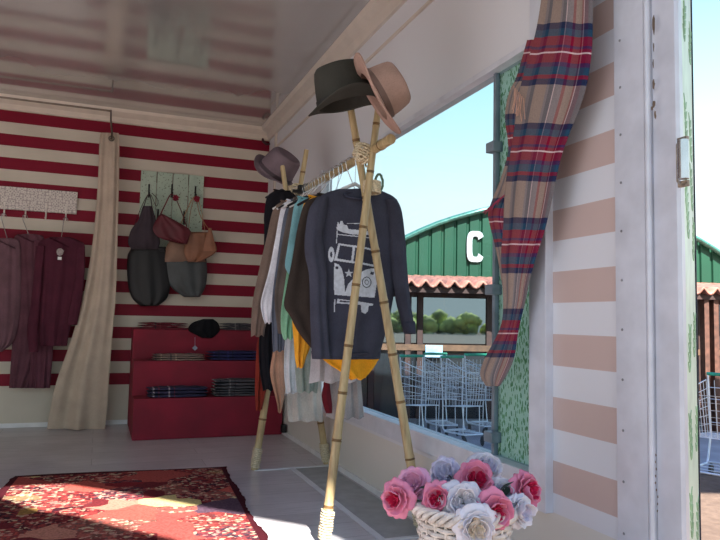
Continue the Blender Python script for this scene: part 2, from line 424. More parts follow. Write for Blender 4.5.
for i in (0, -1): bm.faces.new((va[0][i], va[2][i], va[3][i], va[1][i]))
obj('letter_c', bm, plain((170, 176, 178), .5, 0, .02), shop, False)
# tiled eave
ze = fh(455, 285.5, -.6)[1]; bm = BM(); g_ = []; ul, ur = uv0, uv1
for i in range(int((ur-ul)/.025)):
    a = ul+i*.025; wv = .045*math.sin(2*PI*a/.2)
    g_.append([bm.verts.new(L3(a, -.6+j*.33, ze+.03+j*.03+wv+(.03 if j % 2 else 0)*0)) for j in range(11)])
for a, b in zip(g_, g_[1:]):
    for j in range(10): bm.faces.new((a[j], b[j], b[j+1], a[j+1]))
o = obj('roof_tiles', bm, plain((168, 112, 96), .6, 0, .22, 6, .2), shop)
sm = o.modifiers.new('s', 'SOLIDIFY'); sm.thickness = .03
def sbox(name, u0, u1, d0, d1, z0_, z1_, m, par=shop, bev=0):
    bm = BM(); box(bm, L3(u0, d0, z0_), L3(u1, d1, z1_), bev); return obj(name, bm, m, par, False)
BROWN = plain((62, 40, 36), .6, 0, .15)
sbox('fascia', ul, ur, -.52, -.44, ze-.10, ze-.02, BROWN); sbox('soffit', ul, ur, -.44, 2.6, ze-.06, ze-.03, BROWN)
sbox('lintel', ul, ur, 0, .15, ze-.13, ze-.06, BROWN)
t = NT('shop glass'); t.t.nodes.remove(t.b); df = t.n('ShaderNodeBsdfDiffuse'); df.inputs[0].default_value = lin((40, 48, 50)); gl = t.n('ShaderNodeBsdfGlossy'); gl.inputs['Roughness'].default_value = .02; gl.inputs[0].default_value = (.8, .9, .92, 1)
mx = t.n('ShaderNodeMixShader'); mx.inputs[0].default_value = .32; t.l(df.outputs[0], mx.inputs[1]); t.l(gl.outputs[0], mx.inputs[2]); t.l(mx.outputs[0], t.t.nodes['Material Output'].inputs[0]); SG = t.m
zm1 = fh(455, 345, 0)[1]; zm0 = fh(455, 351, 0)[1]
u = ul; i = 0
cuts = [fh(x_, 320)[0] for x_ in (300, 336, 372, 408, 420, 489, 540, 600, 650, 700, 716, 760)]
for a, b in zip(cuts, cuts[1:]):
    fr_ = sbox('window', a, b, .03, .09, zm1, ze-.13, BROWN)
    sbox('window_glass', a+.05, b-.05, .01, .03, zm1+.02, ze-.15, SG, fr_)
    sbox('lower_panel', a+.05, b-.05, .02, .1, GZ+.12, zm0, plain((36, 40, 44), .15, 0, .2, 2))
    sbox('post', a-.04, a+.04, -.02, .1, GZ, ze-.13, BROWN)
sbox('transom', cuts[0], cuts[-1], -.03, .09, zm0, zm1, plain((96, 70, 52), .6, 0, .15))
sbox('plinth', ul, ur, -.02, .2, GZ, GZ+.12, plain((130, 132, 136), .8))
for px in (705, 714.5): a = fh(px, 400, -.4)[0]; sbox('pillar', a-.035, a+.035, -.48, -.36, GZ, ze-.1, plain((92, 60, 48), .6, 0, .2))
sbox('back_wall', ul, ur, .2, 2.6, GZ, ze-.07, plain((60, 60, 60), .9))
tag(sbox('pale_blue_rectangle', fh(425, 350)[0], fh(442, 350)[0], -.04, -.03, fh(430, 357)[1], fh(430, 345)[1], plain((150, 182, 205), .5), None), 'pale blue notice stuck on the shop window frame', 'rectangle')  # flat pale blue rectangle laid over the transom
o = bpy.data.objects['pale_blue_rectangle']; o.matrix_world = Matrix.Translation(shop.location) @ Euler(shop.rotation_euler).to_matrix().to_4x4()
bm = BM(); u0, u1 = cuts[0]-1, cuts[-3]
pts = [P0+fu*u0+fn*.0, P0+fu*u1+fn*.0, P0+fu*u1+fn*2.9, P0+fu*u0+fn*2.9]
prism(bm, [Vector((p.x, p.y, GZ+.002)) for p in pts], (0, 0, .02)); struct('pavement', bm, plain((150, 152, 158), .8, 0, .1, 3))
bm = BM(); rd = random.Random(3)
for i in range(260):
    c = Vector((rd.uniform(-25, 40), rd.uniform(-72, -66), GZ+rd.uniform(.2, 2.2))); bmesh.ops.create_icosphere(bm, subdivisions=1, radius=rd.uniform(.6, 1.3), matrix=Matrix.Translation(c))
hedge = obj('hedge', bm, plain((170, 176, 100), .9, 0, .4, .6), None); tag(hedge, 'distant yellow-green hedge beyond the dry field, mirrored in the shop windows', 'hedge')

# shopping carts
WIRE = plain((222, 230, 238), .3, .35, .05)
def make_cart():
    r = thing('shopping_cart', '', 'shopping cart', group='shopping carts by the shop front')
    bm = BM()
    def P(u, v, w_):   # u across -1..1, v along 0..1 front to handle, w 0..1 bottom to top
        wd = .17+.06*v+.035*w_; return Vector((u*wd, -.42+.80*v-(.10*(1-v))*w_*1.0, .42+.05*(1-v)+w_*(.40+.14*v)))
    for k in range(9):
        v = k/8; tube(bm, [P(-1, v, 1), P(-1, v, 0), P(1, v, 0), P(1, v, 1)], .0035, 5)
    for k in range(7):
        w_ = k/6; tube(bm, [P(-1, 1, w_), P(-1, 0, w_), P(1, 0, w_), P(1, 1, w_)], .006 if k in (0, 6) else .0035, 5)
    for k in range(7):
        u = -1+k/3; tube(bm, [P(u, 0, 1), P(u, 0, 0), P(u, 1, 0), P(u, 1, 1)], .0035, 5)
    for k in range(4): tube(bm, [P(-1, 1, .2+k*.22), P(1, 1, .2+k*.22)], .0035, 5)
    obj('wire_basket', bm, WIRE, r)
    bm = BM()
    for s_ in (-1, 1):
        tube(bm, [P(s_, 1, 1)+Vector((0, .06, .06)), P(s_, 1, .0)+Vector((0, .02, 0)), Vector((s_*.25, .36, .16)), Vector((s_*.24, .30, .12)), Vector((s_*.2, -.40, .14))], .012, 8)
        tube(bm, [Vector((s_*.19, -.30, .14)), P(s_, .15, 0)], .009, 8)
    tube(bm, [(-.2, -.40, .14), (.2, -.40, .14)], .01, 8); tube(bm, [(-.24, .30, .13), (.24, .30, .13)], .01, 8)
    for k in range(4): tube(bm, [(-.2, -.3+k*.17, .15), (.2, -.3+k*.17, .15)], .004, 5)
    obj('frame', bm, WIRE, r)
    bm = BM(); a = P(-1, 1, 1)+Vector((-.01, .06, .06)); b = P(1, 1, 1)+Vector((.01, .06, .06)); tube(bm, [a, b], .018, 10); obj('handle', bm, plain((40, 150, 120), .4), r)
    for sx in (-1, 1):
        for yy in (-.38, .30):
            bm = BM(); lathe(bm, [(.02, -.015), (.055, -.013), (.06, 0), (.055, .013), (.02, .015)], 16, Matrix.Translation((sx*.2, yy, .06)) @ Matrix.Rotation(PI/2, 4, 'Y'), True, True)
            obj('wheel', bm, plain((60, 62, 66), .6), r)
    return r
cart = make_cart(); first = True
cl = ['leftmost shopping cart seen through the window, just right of the bamboo leg', 'wire shopping cart second from the left, standing farther back by the shop', 'nearer wire shopping cart in the middle of the window, third from the left', 'rightmost windowed shopping cart, partly behind the dangling plaid scarf end', 'nearer shopping cart outside, right of the leafy door edge']
for i, (px, dp, rz) in enumerate([(422, 8.3, .1), (443, 9.0, -.05), (464, 8.3, .12), (485, 9.0, 0), (718, 6.6, -.9)]):
    c = cart if i == 0 else dup(cart); c['label'] = cl[i]
    d = ray(px, 323); d = d/(-d.dot(BACK)); p = EYE+d*dp
    c.location = (p.x, p.y, GZ+.022 if i < 4 else GZ); c.rotation_euler = (0, 0, rz+math.atan2(fu.y, fu.x)+(.2 if i < 4 else 0)); c.scale = (.62, .62, 1.02) if i < 4 else (.9, .9, 1)

# added unseen sheets above and behind the viewer, outlined to shape the sun patch
SZ = 3.35; k_ = SUN*SZ
def occluder(name, fl, label, posts):
    r = thing(name, label, 'added sun sail'); bm = BM()
    prism(bm, [Vector((p[0], p[1], 0))+k_ for p in fl], (0, 0, .01)); obj('blocker', bm, plain((196, 186, 168), .9), r, False)
    for (px, py) in posts:
        bm = BM(); tube(bm, [(px, py, GZ), (px, py, SZ+.0)], .03, 10); obj('pole', bm, ALU, r)
def f2(px, py): p = hz(px, py, 0); return (p.x, p.y)
a, b = Vector(f2(60, 484)), Vector(f2(310, 527)); ext = a+(b-a)*1.9
occluder('sun_occluder', [tuple(a), (.9, a.y+(b.y-a.y)*(.9-a.x)/(b.x-a.x)), (.98, 2.62), (.7, 2.45), (.45, 2.2), (.45, 1.25), (1.8, 1.25), (1.8, 4.0), (a.x+.0, 4.1)], 'added unseen sun sail over the right side of the forecourt', [(2.0, .3)])
lw = [(-60, 490), (0, 499), (39, 512.5), (78, 518), (100, 525), (136, 533), (177, 541)]
lw = [f2(*p) for p in lw]
occluder('sun_occluder', lw+[(.4, 2.3), (-.2, 2.3), (-.9, 2.9), (-.9, 4.0)], 'added unseen sun sail over the left side of the forecourt', [(-.55, -.0)])

g5 = [f2(720, 482), f2(600, 478), f2(330, 470)]; Z5 = 5.5
cpy = thing('parking_sun_blocker', 'added unseen sun canopy over the parking beside the shop', 'blocker'); bm = BM()  # added out of view to put the carts and pavement in shade
pA = EYE+(opt*6.2+RIGHT*5.5); pB = EYE+(opt*6.2-RIGHT*1.2); pC = EYE+(opt*10.3-RIGHT*1.5); pD = EYE+(opt*10.3+RIGHT*7.5)
prism(bm, [Vector((p.x, p.y, GZ))+SUN*Z5 for p in (pA, pB, pC, pD)], (0, 0, .05)); obj('roof', bm, plain((190, 186, 180), .8), cpy, False)
for p in (pA, pD):
    q = Vector((p.x+.1 if p is pA else p.x-.2, p.y, 0))+SUN*Z5; bm = BM(); tube(bm, [(q.x, q.y, GZ), (q.x, q.y, Z5+GZ)], .06, 10); obj('post', bm, ALU, cpy)
# ---------------------------------------------------------------- rug
c = [hz(13, 478, 0), hz(222, 468, 0), hz(267, 540, 0)]
rx = (c[1]-c[0]).normalized(); ry = Vector((-rx.y, rx.x, 0)); rl = (c[1]-c[0]).length+.02
t = NT('patchwork kilim'); v = t.coord(scale=(1, 1.25, 1)); mp = t.n('ShaderNodeMapping'); mp.inputs['Rotation'].default_value = (0, 0, .7); t.l(v, mp.inputs[0])
vo = t.n('ShaderNodeTexVoronoi', distance='MANHATTAN'); vo.inputs['Scale'].default_value = 4.2; vo.inputs['Randomness'].default_value = .75; t.l(v, vo.inputs['Vector'])
sc_ = t.n('ShaderNodeSeparateColor'); t.l(vo.outputs['Color'], sc_.inputs[0])
pal = [(0, lin((112, 40, 46))), (.16, lin((168, 80, 74))), (.3, lin((66, 28, 38))), (.42, lin((190, 130, 112))), (.52, lin((206, 188, 132))), (.62, lin((132, 40, 46))), (.74, lin((92, 70, 86))), (.84, lin((184, 88, 78))), (.93, lin((160, 122, 70)))]
pc = t.ramp(sc_.outputs[0], pal, 'CONSTANT')
v2 = t.n('ShaderNodeTexVoronoi', distance='MANHATTAN'); v2.inputs['Scale'].default_value = 52; t.l(v, v2.inputs['Vector']); s2 = t.n('ShaderNodeSeparateColor'); t.l(v2.outputs['Color'], s2.inputs[0])
fine = t.ramp(s2.outputs[0], [(0, lin((62, 24, 32))), (.2, lin((158, 66, 62))), (.5, lin((202, 150, 136))), (.62, lin((206, 192, 160))), (.72, lin((120, 44, 50))), (.9, lin((66, 56, 64)))], 'CONSTANT')
msk = t.math('MULTIPLY', t.math('GREATER_THAN', sc_.outputs[1], .45), .7)
cc = t.mix(msk, pc, fine); nn = t.noise(v, 90, 3)
cc = t.mix(.5, cc, t.ramp(nn, [(.3, lin((110, 100, 100))), (.6, lin((255, 250, 245)))]), 'MULTIPLY')
gp = t.n('ShaderNodeSeparateXYZ'); t.l(t.coord(), gp.inputs[0])
edge = t.math('MAXIMUM', t.math('LESS_THAN', gp.outputs[0], .03), t.math('MAXIMUM', t.math('GREATER_THAN', gp.outputs[0], rl-.03), t.math('GREATER_THAN', gp.outputs[1], -.03)))
t.col(t.mix(edge, cc, lin((66, 20, 28)))); t.set(.95, 0, .1); t.bump(nn, .6, .01)
bm = BM(); nx, ny = 48, 70; Lr = 1.9; rd = random.Random(2); gr = []
for i in range(nx+1):
    row = []
    for j in range(ny+1):
        x_ = rl*i/nx; y_ = -Lr*j/ny; wob = .008*math.sin(y_*9+1)+.004*math.sin(y_*23)
        if i in (0, nx): x_ += wob+rd.uniform(-.004, .004)
        if j == 0: y_ += .012*math.sin(x_*5)
        row.append(bm.verts.new((x_, y_, .008+.004*math.sin(x_*7+y_*5)*math.sin(y_*8))))
    gr.append(row)
for i in range(nx):
    for j in range(ny): bm.faces.new((gr[i][j], gr[i+1][j], gr[i+1][j+1], gr[i][j+1]))
rug = obj('patchwork_rug', bm, t.m); md = rug.modifiers.new('s', 'SOLIDIFY'); md.thickness = .007; md.offset = 1 if False else -1
rug.location = (c[0].x, c[0].y, 0.002); rug.rotation_euler = (0, 0, math.atan2(rx.y, rx.x))
tag(rug, 'worn red patchwork kilim rug with cream and yellow diamonds on the grey floor', 'rug')

# ---------------------------------------------------------------- bamboo rack
def bamboomat():
    t = NT('bamboo'); v = t.coord(); n = t.noise(t.coord(scale=(14, 14, 1.5)), 4, 4, .6)
    t.col(t.ramp(n, [(.28, lin((146, 124, 88))), (.5, lin((178, 157, 116))), (.75, lin((196, 176, 136)))])); t.set(.4); t.bump(n, .15, .003); return t.m
BAM = bamboomat(); NODE = plain((112, 84, 48), .6, 0, .2, 30)
ROPE = plain((206, 192, 164), .9, 0, .15, 120, .5)
rack = thing('bamboo_clothes_rack', 'bamboo A-frame clothes rail bound with rope and loaded with garments', 'clothes rack', (1.1, 3.3, 0))
ro = Vector(rack.location)
def bamboo(name, a, b, r0, r1, seed, par=rack, off=ro, step=.235):
    a = Vector(a)-off; b = Vector(b)-off; rd = random.Random(seed); ln = (b-a).length; pts = []; rs = []; nodes = []
    s = .0; q = rd.uniform(.04, .15)
    marks = []
    while q < ln-.03: marks.append(q); q += step*rd.uniform(.8, 1.15)
    ss = sorted(set([0, ln]+[m+o_ for m in marks for o_ in (-.02, -.006, 0, .006, .02) if 0 < m+o_ < ln]+[ln*i/12 for i in range(13)]))
    side, _ = frame_of(b-a); bow = rd.uniform(-.01, .01)
    for s in ss:
        k = s/ln; r = r0+(r1-r0)*k
        for m in marks:
            dd = abs(s-m)
            if dd < .001: r *= 1.0
            elif dd < .008: r *= 1.12
        pts.append(a.lerp(b, k)+side*bow*math.sin(PI*k)); rs.append(r)
    bm = BM(); tube(bm, pts, rs, 16); dv = (b-a).normalized()
    for f in bm.faces:
        if any(abs((f.calc_center_median()-a).dot(dv)-m) < .0042 for m in marks): f.material_index = 1
    obj(name, bm, [BAM, NODE], par); return a, b
def coil(bm, a, b, r, turns, rr=.0042, n=14):
    a = Vector(a); b = Vector(b); s_, t_ = frame_of(b-a); pts = []
    for i in range(turns*n+1):
        th = 2*PI*i/n; pts.append(a.lerp(b, i/(turns*n))+(s_*math.cos(th)+t_*math.sin(th))*(r+.002*math.sin(i*1.7)))
    tube(bm, pts, rr, 6)
yA = 2.65; yB = 4.0
p1t, p1b = hy(351, 100, yA+.015), hy(427.5, 520, yA+.0); p2t, p2b = hy(378.5, 97, yA-.02), hy(322.5, 541, yA-.01)
def tofloor(t_, b_): k = t_.z/(t_.z-b_.z); return t_+(b_-t_)*k
# pass the two front poles just in front of / behind one another where they cross
kinks = []
p1b = Vector((min(tofloor(p1t, p1b).x, W-.04), yA, .0)); p2b = tofloor(p2t, p2b)
bamboo('pole', p1b+Vector((0, .022, 0)), p1t+Vector((0, .02, 0)), .021, .0155, 1)
bamboo('pole', p2b+Vector((0, -.02, 0)), p2t+Vector((0, -.015, 0)), .020, .0145, 2)
q1t, q1b = hy(306.5, 150, yB), hy(254, 468, yB); q2t, q2b = hy(283, 165, yB), hy(328, 463, yB)
bamboo('pole', tofloor(q1t, q1b)+Vector((0, -.02, 0)), q1t, .022, .015, 3)
bamboo('pole', tofloor(q2t, q2b)+Vector((0, .03, 0)), q2t+Vector((0, .02, 0)), .022, .015, 4)
ra = hy(391, 139, 2.42); rb = hy(292, 197, 4.1)
RA, RB = bamboo('rail', ra, rb, .021, .018, 5)
bm = BM(); k0 = hy(363, 153, yA)-ro; 
coil(bm, k0+Vector((-.012, 0, -.028)), k0+Vector((.01, 0, .03)), .038, 5)
obj('rope_binding', bm, ROPE, rack); bm = BM(); coil(bm, k0+Vector((.0, -.03, -.0)), k0+Vector((.0, .03, .0)), .036, 4); obj('rope_binding', bm, ROPE, rack); bm = BM(); coil(bm, k0+Vector((-.03, 0, .01)), k0+Vector((.04, 0, -.03)), .034, 4)
k1 = hy(372, 184, yA)-ro; obj('rope_binding', bm, ROPE, rack); bm = BM(); coil(bm, k1+Vector((0, 0, -.04)), k1+Vector((0, 0, .012)), .036, 7)
k2 = hy(366, 200, yA)-ro
obj('rope_binding', bm, ROPE, rack)
bm = BM(); k3 = hy(296, 191, yB)-ro; coil(bm, k3+Vector((0, 0, -.04)), k3+Vector((0, 0, .03)), .045, 5); obj('rope_binding', bm, ROPE, rack); bm = BM(); coil(bm, k3+Vector((0, -.03, 0)), k3+Vector((0, .03, 0)), .042, 4); obj('rope_binding', bm, ROPE, rack)
for (bt, tp, r) in ((p2b+Vector((0, -.02, 0)), p2t, .025), (p1b+Vector((0, .022, 0)), p1t, .026), (tofloor(q1t, q1b)+Vector((0, -.02, 0)), q1t, .026), (tofloor(q2t, q2b)+Vector((0, .03, 0)), q2t, .026)):
    bm = BM(); d = (tp-bt).normalized(); coil(bm, bt-ro+d*.015, bt-ro+d*.13, r, 11); obj('rope_foot', bm, ROPE, rack)
def railpt(y): a, b = RA+ro, RB+ro; k = (y-a.y)/(b.y-a.y); return a.lerp(b, k)

# hangers
def hanger(y, xc, zs, wd, m, label, group='clothes hangers on the bamboo rail'):
    top = railpt(y); r = thing('clothes_hanger', label, 'hanger', (top.x, top.y, top.z), group=None)
    bm = BM(); R_ = .024; pts = [Vector((math.cos(th)*R_, 0, math.sin(th)*R_)) for th in [math.radians(q) for q in range(-20, 200, 20)]]
    pts = [Vector((R_*.9, 0, -.012))]+pts[1:]+[Vector((-.018, 0, -.03)), Vector((xc-top.x, 0, zs-top.z+.012))]
    tube(bm, pts, .0022, 6); obj('hook', bm, CHROME, r)
    bm = BM(); z_ = zs-top.z; x_ = xc-top.x
    tube(bm, [(x_-wd, 0, z_-.045), (x_-wd*.5, 0, z_-.015), (x_, 0, z_+.012), (x_+wd*.5, 0, z_-.015), (x_+wd, 0, z_-.045)], [.006, .008, .009, .008, .006], 8)
    obj('shoulder_bar', bm, m, r); return r

# garments on the rack: (name, colour, y, rows in the photo [(row, left, right)], thickness, folds, label)
G = [
 ('t_shirt', (226, 158, 40), 2.93, [(197, 330, 384), (210, 322, 392), (300, 322, 382), (352, 322, 380), (362, 326, 377), (370, 338, 372), (379, 350, 365)], .014, 3, 'mustard yellow t-shirt peeking out below the van-print sweatshirt'),
 ('cardigan', (58, 50, 46), 2.99, [(196, 318, 350), (203, 305, 352), (225, 298, 352), (260, 292, 350), (290, 286, 350), (306, 284, 350), (316, 290, 350), (330, 297, 350), (346, 309, 350), (354, 318, 350)], .026, 4, 'dark brown slouchy cardigan directly behind the van-print sweatshirt'),
 ('blouse', (176, 172, 176), 3.05, [(197, 322, 350), (212, 310, 356), (300, 312, 352), (355, 311, 353), (382, 309, 356)], .014, 4, 'pale grey blouse hem hanging below the mustard t-shirt'),
 ('top', (226, 162, 52), 3.13, [(197, 309, 325), (206, 303, 330), (235, 299, 328), (290, 296, 322), (312, 292, 320), (345, 294, 311), (358, 295, 306), (367, 297, 303)], .015, 3, 'ochre yellow top with a pointed hem behind the brown cardigan'),
 ('tunic', (150, 144, 144), 3.20, [(197, 312, 345), (212, 308, 352), (330, 325, 358), (380, 327, 361), (418, 326, 364)], .016, 5, 'mid grey long tunic reaching lowest behind the front bamboo pole'),
 ('t_shirt', (118, 168, 178), 3.29, [(198, 298, 315), (206, 294, 322), (225, 291, 320), (250, 287, 314), (266, 285, 308), (274, 289, 302)], .014, 3, 'light teal t-shirt between the brown and taupe garments'),
 ('camisole', (124, 176, 146), 3.35, [(199, 300, 316), (240, 292, 316), (290, 284, 310), (312, 281, 300), (330, 281, 294), (339, 283, 293)], .012, 3, 'mint green camisole hem left of the ochre yellow top'),
 ('shirt', (138, 152, 146), 3.41, [(199, 298, 316), (260, 296, 322), (330, 296, 322), (364, 295, 320), (392, 297, 317)], .014, 4, 'grey green shirt hanging under the ochre yellow hem'),
 ('jumper', (92, 84, 80), 3.48, [(199, 294, 312), (208, 289, 318), (250, 281, 314), (290, 275, 303), (310, 275, 298), (333, 278, 296)], .018, 3, 'taupe jumper hanging between the teal and the white shirts'),
 ('vest_top', (196, 204, 212), 3.53, [(200, 296, 312), (300, 288, 306), (338, 285, 302), (370, 284, 299), (393, 286, 297)], .012, 3, 'pale silvery vest top hanging long below the mint camisole'),
 ('long_sleeve_top', (96, 104, 120), 3.58, [(201, 291, 308), (215, 284, 308), (260, 277, 298), (300, 272, 290), (330, 272, 286), (351, 273, 284)], .014, 3, 'slate blue long-sleeved top ending above the peach scarf-like blouse'),
 ('shirt', (216, 219, 232), 3.64, [(201, 287, 304), (208, 281, 310), (240, 275, 300), (270, 269, 292), (300, 261, 282), (314, 262, 276), (323, 265, 272)], .014, 3, 'bright white shirt between the taupe jumper and the brown coat'),
 ('blouse', (168, 132, 112), 3.69, [(202, 286, 302), (250, 280, 298), (320, 274, 288), (350, 273, 285), (372, 270, 287), (392, 274, 285), (404, 277, 283), (412, 278, 281)], .014, 3, 'peach blouse with a narrow drooping end near the back'),
 ('dress', (188, 182, 174), 3.74, [(202, 286, 304), (300, 290, 318), (370, 289, 320), (396, 287, 322), (421, 288, 323)], .016, 4, 'beige linen dress with the lowest hem at the back left'),
 ('coat', (118, 102, 94), 3.80, [(202, 281, 298), (210, 273, 302), (240, 266, 290), (270, 259, 284), (300, 253, 275), (325, 251, 266), (336, 251, 264)], .018, 3, 'greyish brown coat with a long straight sleeve'),
 ('jacket', (26, 26, 32), 3.86, [(191, 274, 290), (197, 267, 296), (215, 264, 296), (238, 264, 290), (290, 262, 282), (330, 259, 275), (365, 259, 274), (390, 263, 276)], .02, 3, 'black jacket at the back of the rail below the mauve hat'),
 ('pullover', (124, 46, 36), 3.915, [(198, 274, 290), (260, 268, 290), (320, 262, 284), (345, 257, 272), (380, 255, 268), (396, 255, 265), (410, 256, 262)], .014, 3, 'rust red pullover with its sleeve hanging past the black jacket'),
]
for i, (nm, col, y, rows, th, nf, lab) in enumerate(G):
    L, R = rowsy(rows, y); bm = BM(); r = thing(nm, lab, nm.replace('_', ' '), group='garments hanging on the bamboo rack')
    drape(bm, L, R, NF, th, nf*.62, .013, i+3, 40, 22, .6, True, .006); obj('body', bm, cloth(col), r)
    cx_ = (L[1].x+R[1].x)/2
    bm = BM(); c = (L[0]+R[0])/2; wn = max(.03, (R[0]-L[0]).length*.5)     # neckline
    pts = [c+Vector((wn*math.cos(a/16*2*PI), -.0+th*.8*math.sin(a/16*2*PI), .004*math.cos(a/8*2*PI))) for a in range(16)]
    tube(bm, pts, .005, 6, closed=True); obj('neckband', bm, cloth(tuple(max(0, q-14) for q in col)), r)
    hanger(y, c.x, c.z-.005, .10, DARK if i % 2 else WHITE, ('dark' if i % 2 else 'white')+' hanger inside the '+lab.split(' with')[0].split(' behind')[0].split(' hanging')[0].split(' peeking')[0].split(' directly')[0].split(' between')[0].split(' hem')[0].split(' ending')[0].split(' at the')[0].split(' reaching')[0].split(' below')[0])
# small dark red pouch low on the rail
L, R = rowsy([(372, 325, 328), (388, 323, 330), (395, 321.5, 331), (404, 323, 332), (413, 326, 332)], 3.14); bm = BM(); drape(bm, L, R, NF, .02, 2, .004, 7, 16, 14); mp_ = obj('pouch', bm, cloth((92, 24, 34))); tag(mp_, 'dark red pouch showing between the hems left of the front pole', 'pouch')

# van-print sweatshirt
ys = 2.80; SW = (62, 63, 76)
sw = thing('sweatshirt', 'slate grey sweatshirt printed with a white camper van and star', 'sweatshirt', group='garments hanging on the bamboo rack')
body = [(189, 338, 374), (193, 326, 386), (199, 318, 396), (212, 315, 401), (235, 316, 400), (280, 315, 396), (320, 314, 389), (346, 312, 382), (358, 313, 379)]
L, R = rowsy(body, ys); bm = BM(); drape(bm, L, R, NF, .04, 2, .014, 21, 60, 40, .7); bvh = BVHTree.FromBMesh(bm); obj('body', bm, cloth(SW), sw)
L, R = rowsy([(197, 317, 328), (210, 309, 327), (235, 305, 323), (255, 305, 325), (275, 309, 327), (310, 310, 327), (340, 311, 329), (359, 312, 331)], ys-.035); bm = BM(); drape(bm, L, R, NF, .028, 1.3, .008, 5, 40, 14, .6, False); obj('sleeve', bm, cloth(SW), sw)
L, R = rowsy([(199, 385, 396), (212, 388, 401.5), (240, 390, 405), (270, 392, 407), (300, 396, 410), (320, 401, 413), (333, 404, 415)], ys-.03); bm = BM(); drape(bm, L, R, NF, .03, 1.2, .006, 9, 40, 14, .6, False); obj('sleeve', bm, cloth(SW), sw)
L, R = rowsy([(321, 401, 414.5), (334, 405, 415)], ys-.032); bm = BM(); drape(bm, L, R, NF, .034, 1, .003, 2, 6, 14, .5, False); obj('cuff', bm, cloth((58, 60, 74)), sw)
L, R = rowsy([(351, 311, 381), (359, 312, 380)], ys); bm = BM(); drape(bm, L, R, NF, .046, 2, .012, 21, 6, 40, 0, False); obj('hem_band', bm, cloth((60, 62, 76)), sw)
bm = BM(); cN = hy(357, 195, ys-.03); pts = [cN+Vector((.062*math.cos(a/24*2*PI), -.028*max(-.2, math.sin(a/24*2*PI))-.006, .012-.034*(math.sin(a/24*2*PI)*.5+.5))) for a in range(24)]
tube(bm, pts, .0075, 8, closed=True); obj('collar', bm, cloth((52, 54, 68)), sw)
cp = hy(355, 189, ys)
hanger(ys, cp.x, cp.z+.012, .11, WHITE, 'white hanger holding the van-print sweatshirt', None)
# print: small cells laid on the cloth wherever the drawing is white
def inpoly(x, y, P):
    r = False; j = len(P)-1
    for i in range(len(P)):
        if (P[i][1] > y) != (P[j][1] > y) and x < (P[j][0]-P[i][0])*(y-P[i][1])/(P[j][1]-P[i][1])+P[i][0]: r = not r
        j = i
    return r
def near(x, y, a, b, w_):
    dx, dy = b[0]-a[0], b[1]-a[1]; k = max(0, min(1, ((x-a[0])*dx+(y-a[1])*dy)/(dx*dx+dy*dy))); return (x-a[0]-k*dx)**2+(y-a[1]-k*dy)**2 < w_*w_
def z4(P): return [(300+x_/4.9, 230+y_/4.9) for x_, y_ in P]
def z5(P): return [(300+x_/5.4, 180+y_/5.4) for x_, y_ in P]
lpan = z4([(158, 163), (178, 172), (192, 190), (203, 235), (208, 306), (240, 320), (240, 326), (158, 318), (155, 240)])
rpan = z4([(208, 306), (222, 268), (245, 240), (275, 212), (305, 197), (340, 190), (368, 192), (366, 260), (354, 332), (240, 326)])
star = [(346+(4.4 if i % 2 == 0 else 1.8)*math.sin(i*PI/5), 273.8-(4.4 if i % 2 == 0 else 1.8)*math.cos(i*PI/5)) for i in range(10)]
board = z5([(182, 258), (210, 262), (260, 272), (320, 278), (392, 284), (392, 296), (330, 304), (270, 300), (215, 288), (186, 272)])
blob = z5([(190, 232), (200, 245), (204, 228), (214, 226), (222, 246), (238, 250), (246, 268), (215, 266), (196, 270), (186, 252)])
scr = z4([(176, 68), (360, 98), (375, 186), (156, 152)])
wn = [z4([(184, 78), (243, 88), (236, 154), (170, 142)]), z4([(254, 90), (342, 104), (348, 172), (246, 157)]), z4([(348, 106), (354, 107), (365, 174), (356, 173)])]
lb = z4([(172, 338), (348, 362), (345, 372), (168, 360)]); lbd = z4([(185, 345), (245, 352), (243, 358), (180, 353)])
tire = z4([(280, 366), (326, 370), (322, 398), (306, 411), (284, 402)])
lines = [(z4([(160, 342)])[0], z4([(158, 400)])[0], .5), (z5([(190, 298)])[0], z5([(392, 322)])[0], .45), (z5([(188, 272)])[0], z5([(184, 345)])[0], .4), (z5([(240, 240)])[0], z5([(345, 243)])[0], .35), (z5([(345, 243)])[0], z5([(392, 290)])[0], .35)]
def white(x, y):
    if ((x-329.3)/2.9)**2+((y-255)/7.6)**2 < 1 and not ((x-329.3)/1.0)**2+((y-255)/3)**2 < 1: return True
    hd = math.hypot(x-363.7, y-282.6)
    if 4.6 < hd < 5.5: return False
    if 1.9 < math.hypot((x-363.7), y-282.6) < 2.5 : return False
    if inpoly(x, y, z4([(334, 206), (352, 208), (350, 222), (333, 219)])): return False
    if math.hypot(x-334.6, y-268.2) < 1.5: return False
    if inpoly(x, y, lpan) or inpoly(x, y, rpan) or inpoly(x, y, star) or inpoly(x, y, board) or inpoly(x, y, blob) or inpoly(x, y, tire): return True
    if inpoly(x, y, scr): return not any(inpoly(x, y, q) for q in wn)
    if inpoly(x, y, lb): return not inpoly(x, y, lbd)
    return any(near(x, y, a, b, w_) for a, b, w_ in lines)
bm = BM(); st = .45; cache = {}
def pv_(i, j):
    if (i, j) not in cache:
        p = hy(326+i*st, 218+j*st, ys); h = bvh.ray_cast(Vector((p.x, ys-.3, p.z)), Vector((0, 1, 0)))
        cache[(i, j)] = bm.verts.new(h[0]+Vector((0, -.0012, 0))) if h[0] else None
    return cache[(i, j)]
for i in range(int(53/st)):
    for j in range(int(100/st)):
        if white(326+(i+.5)*st, 218+(j+.5)*st):
            q = [pv_(i, j), pv_(i+1, j), pv_(i+1, j+1), pv_(i, j+1)]
            if all(q): bm.faces.new(q)
o = obj('van_print', bm, plain((196, 200, 210), .8, 0, .06, 60), sw); o['label'] = 'white printed camper van with star and surfboard'
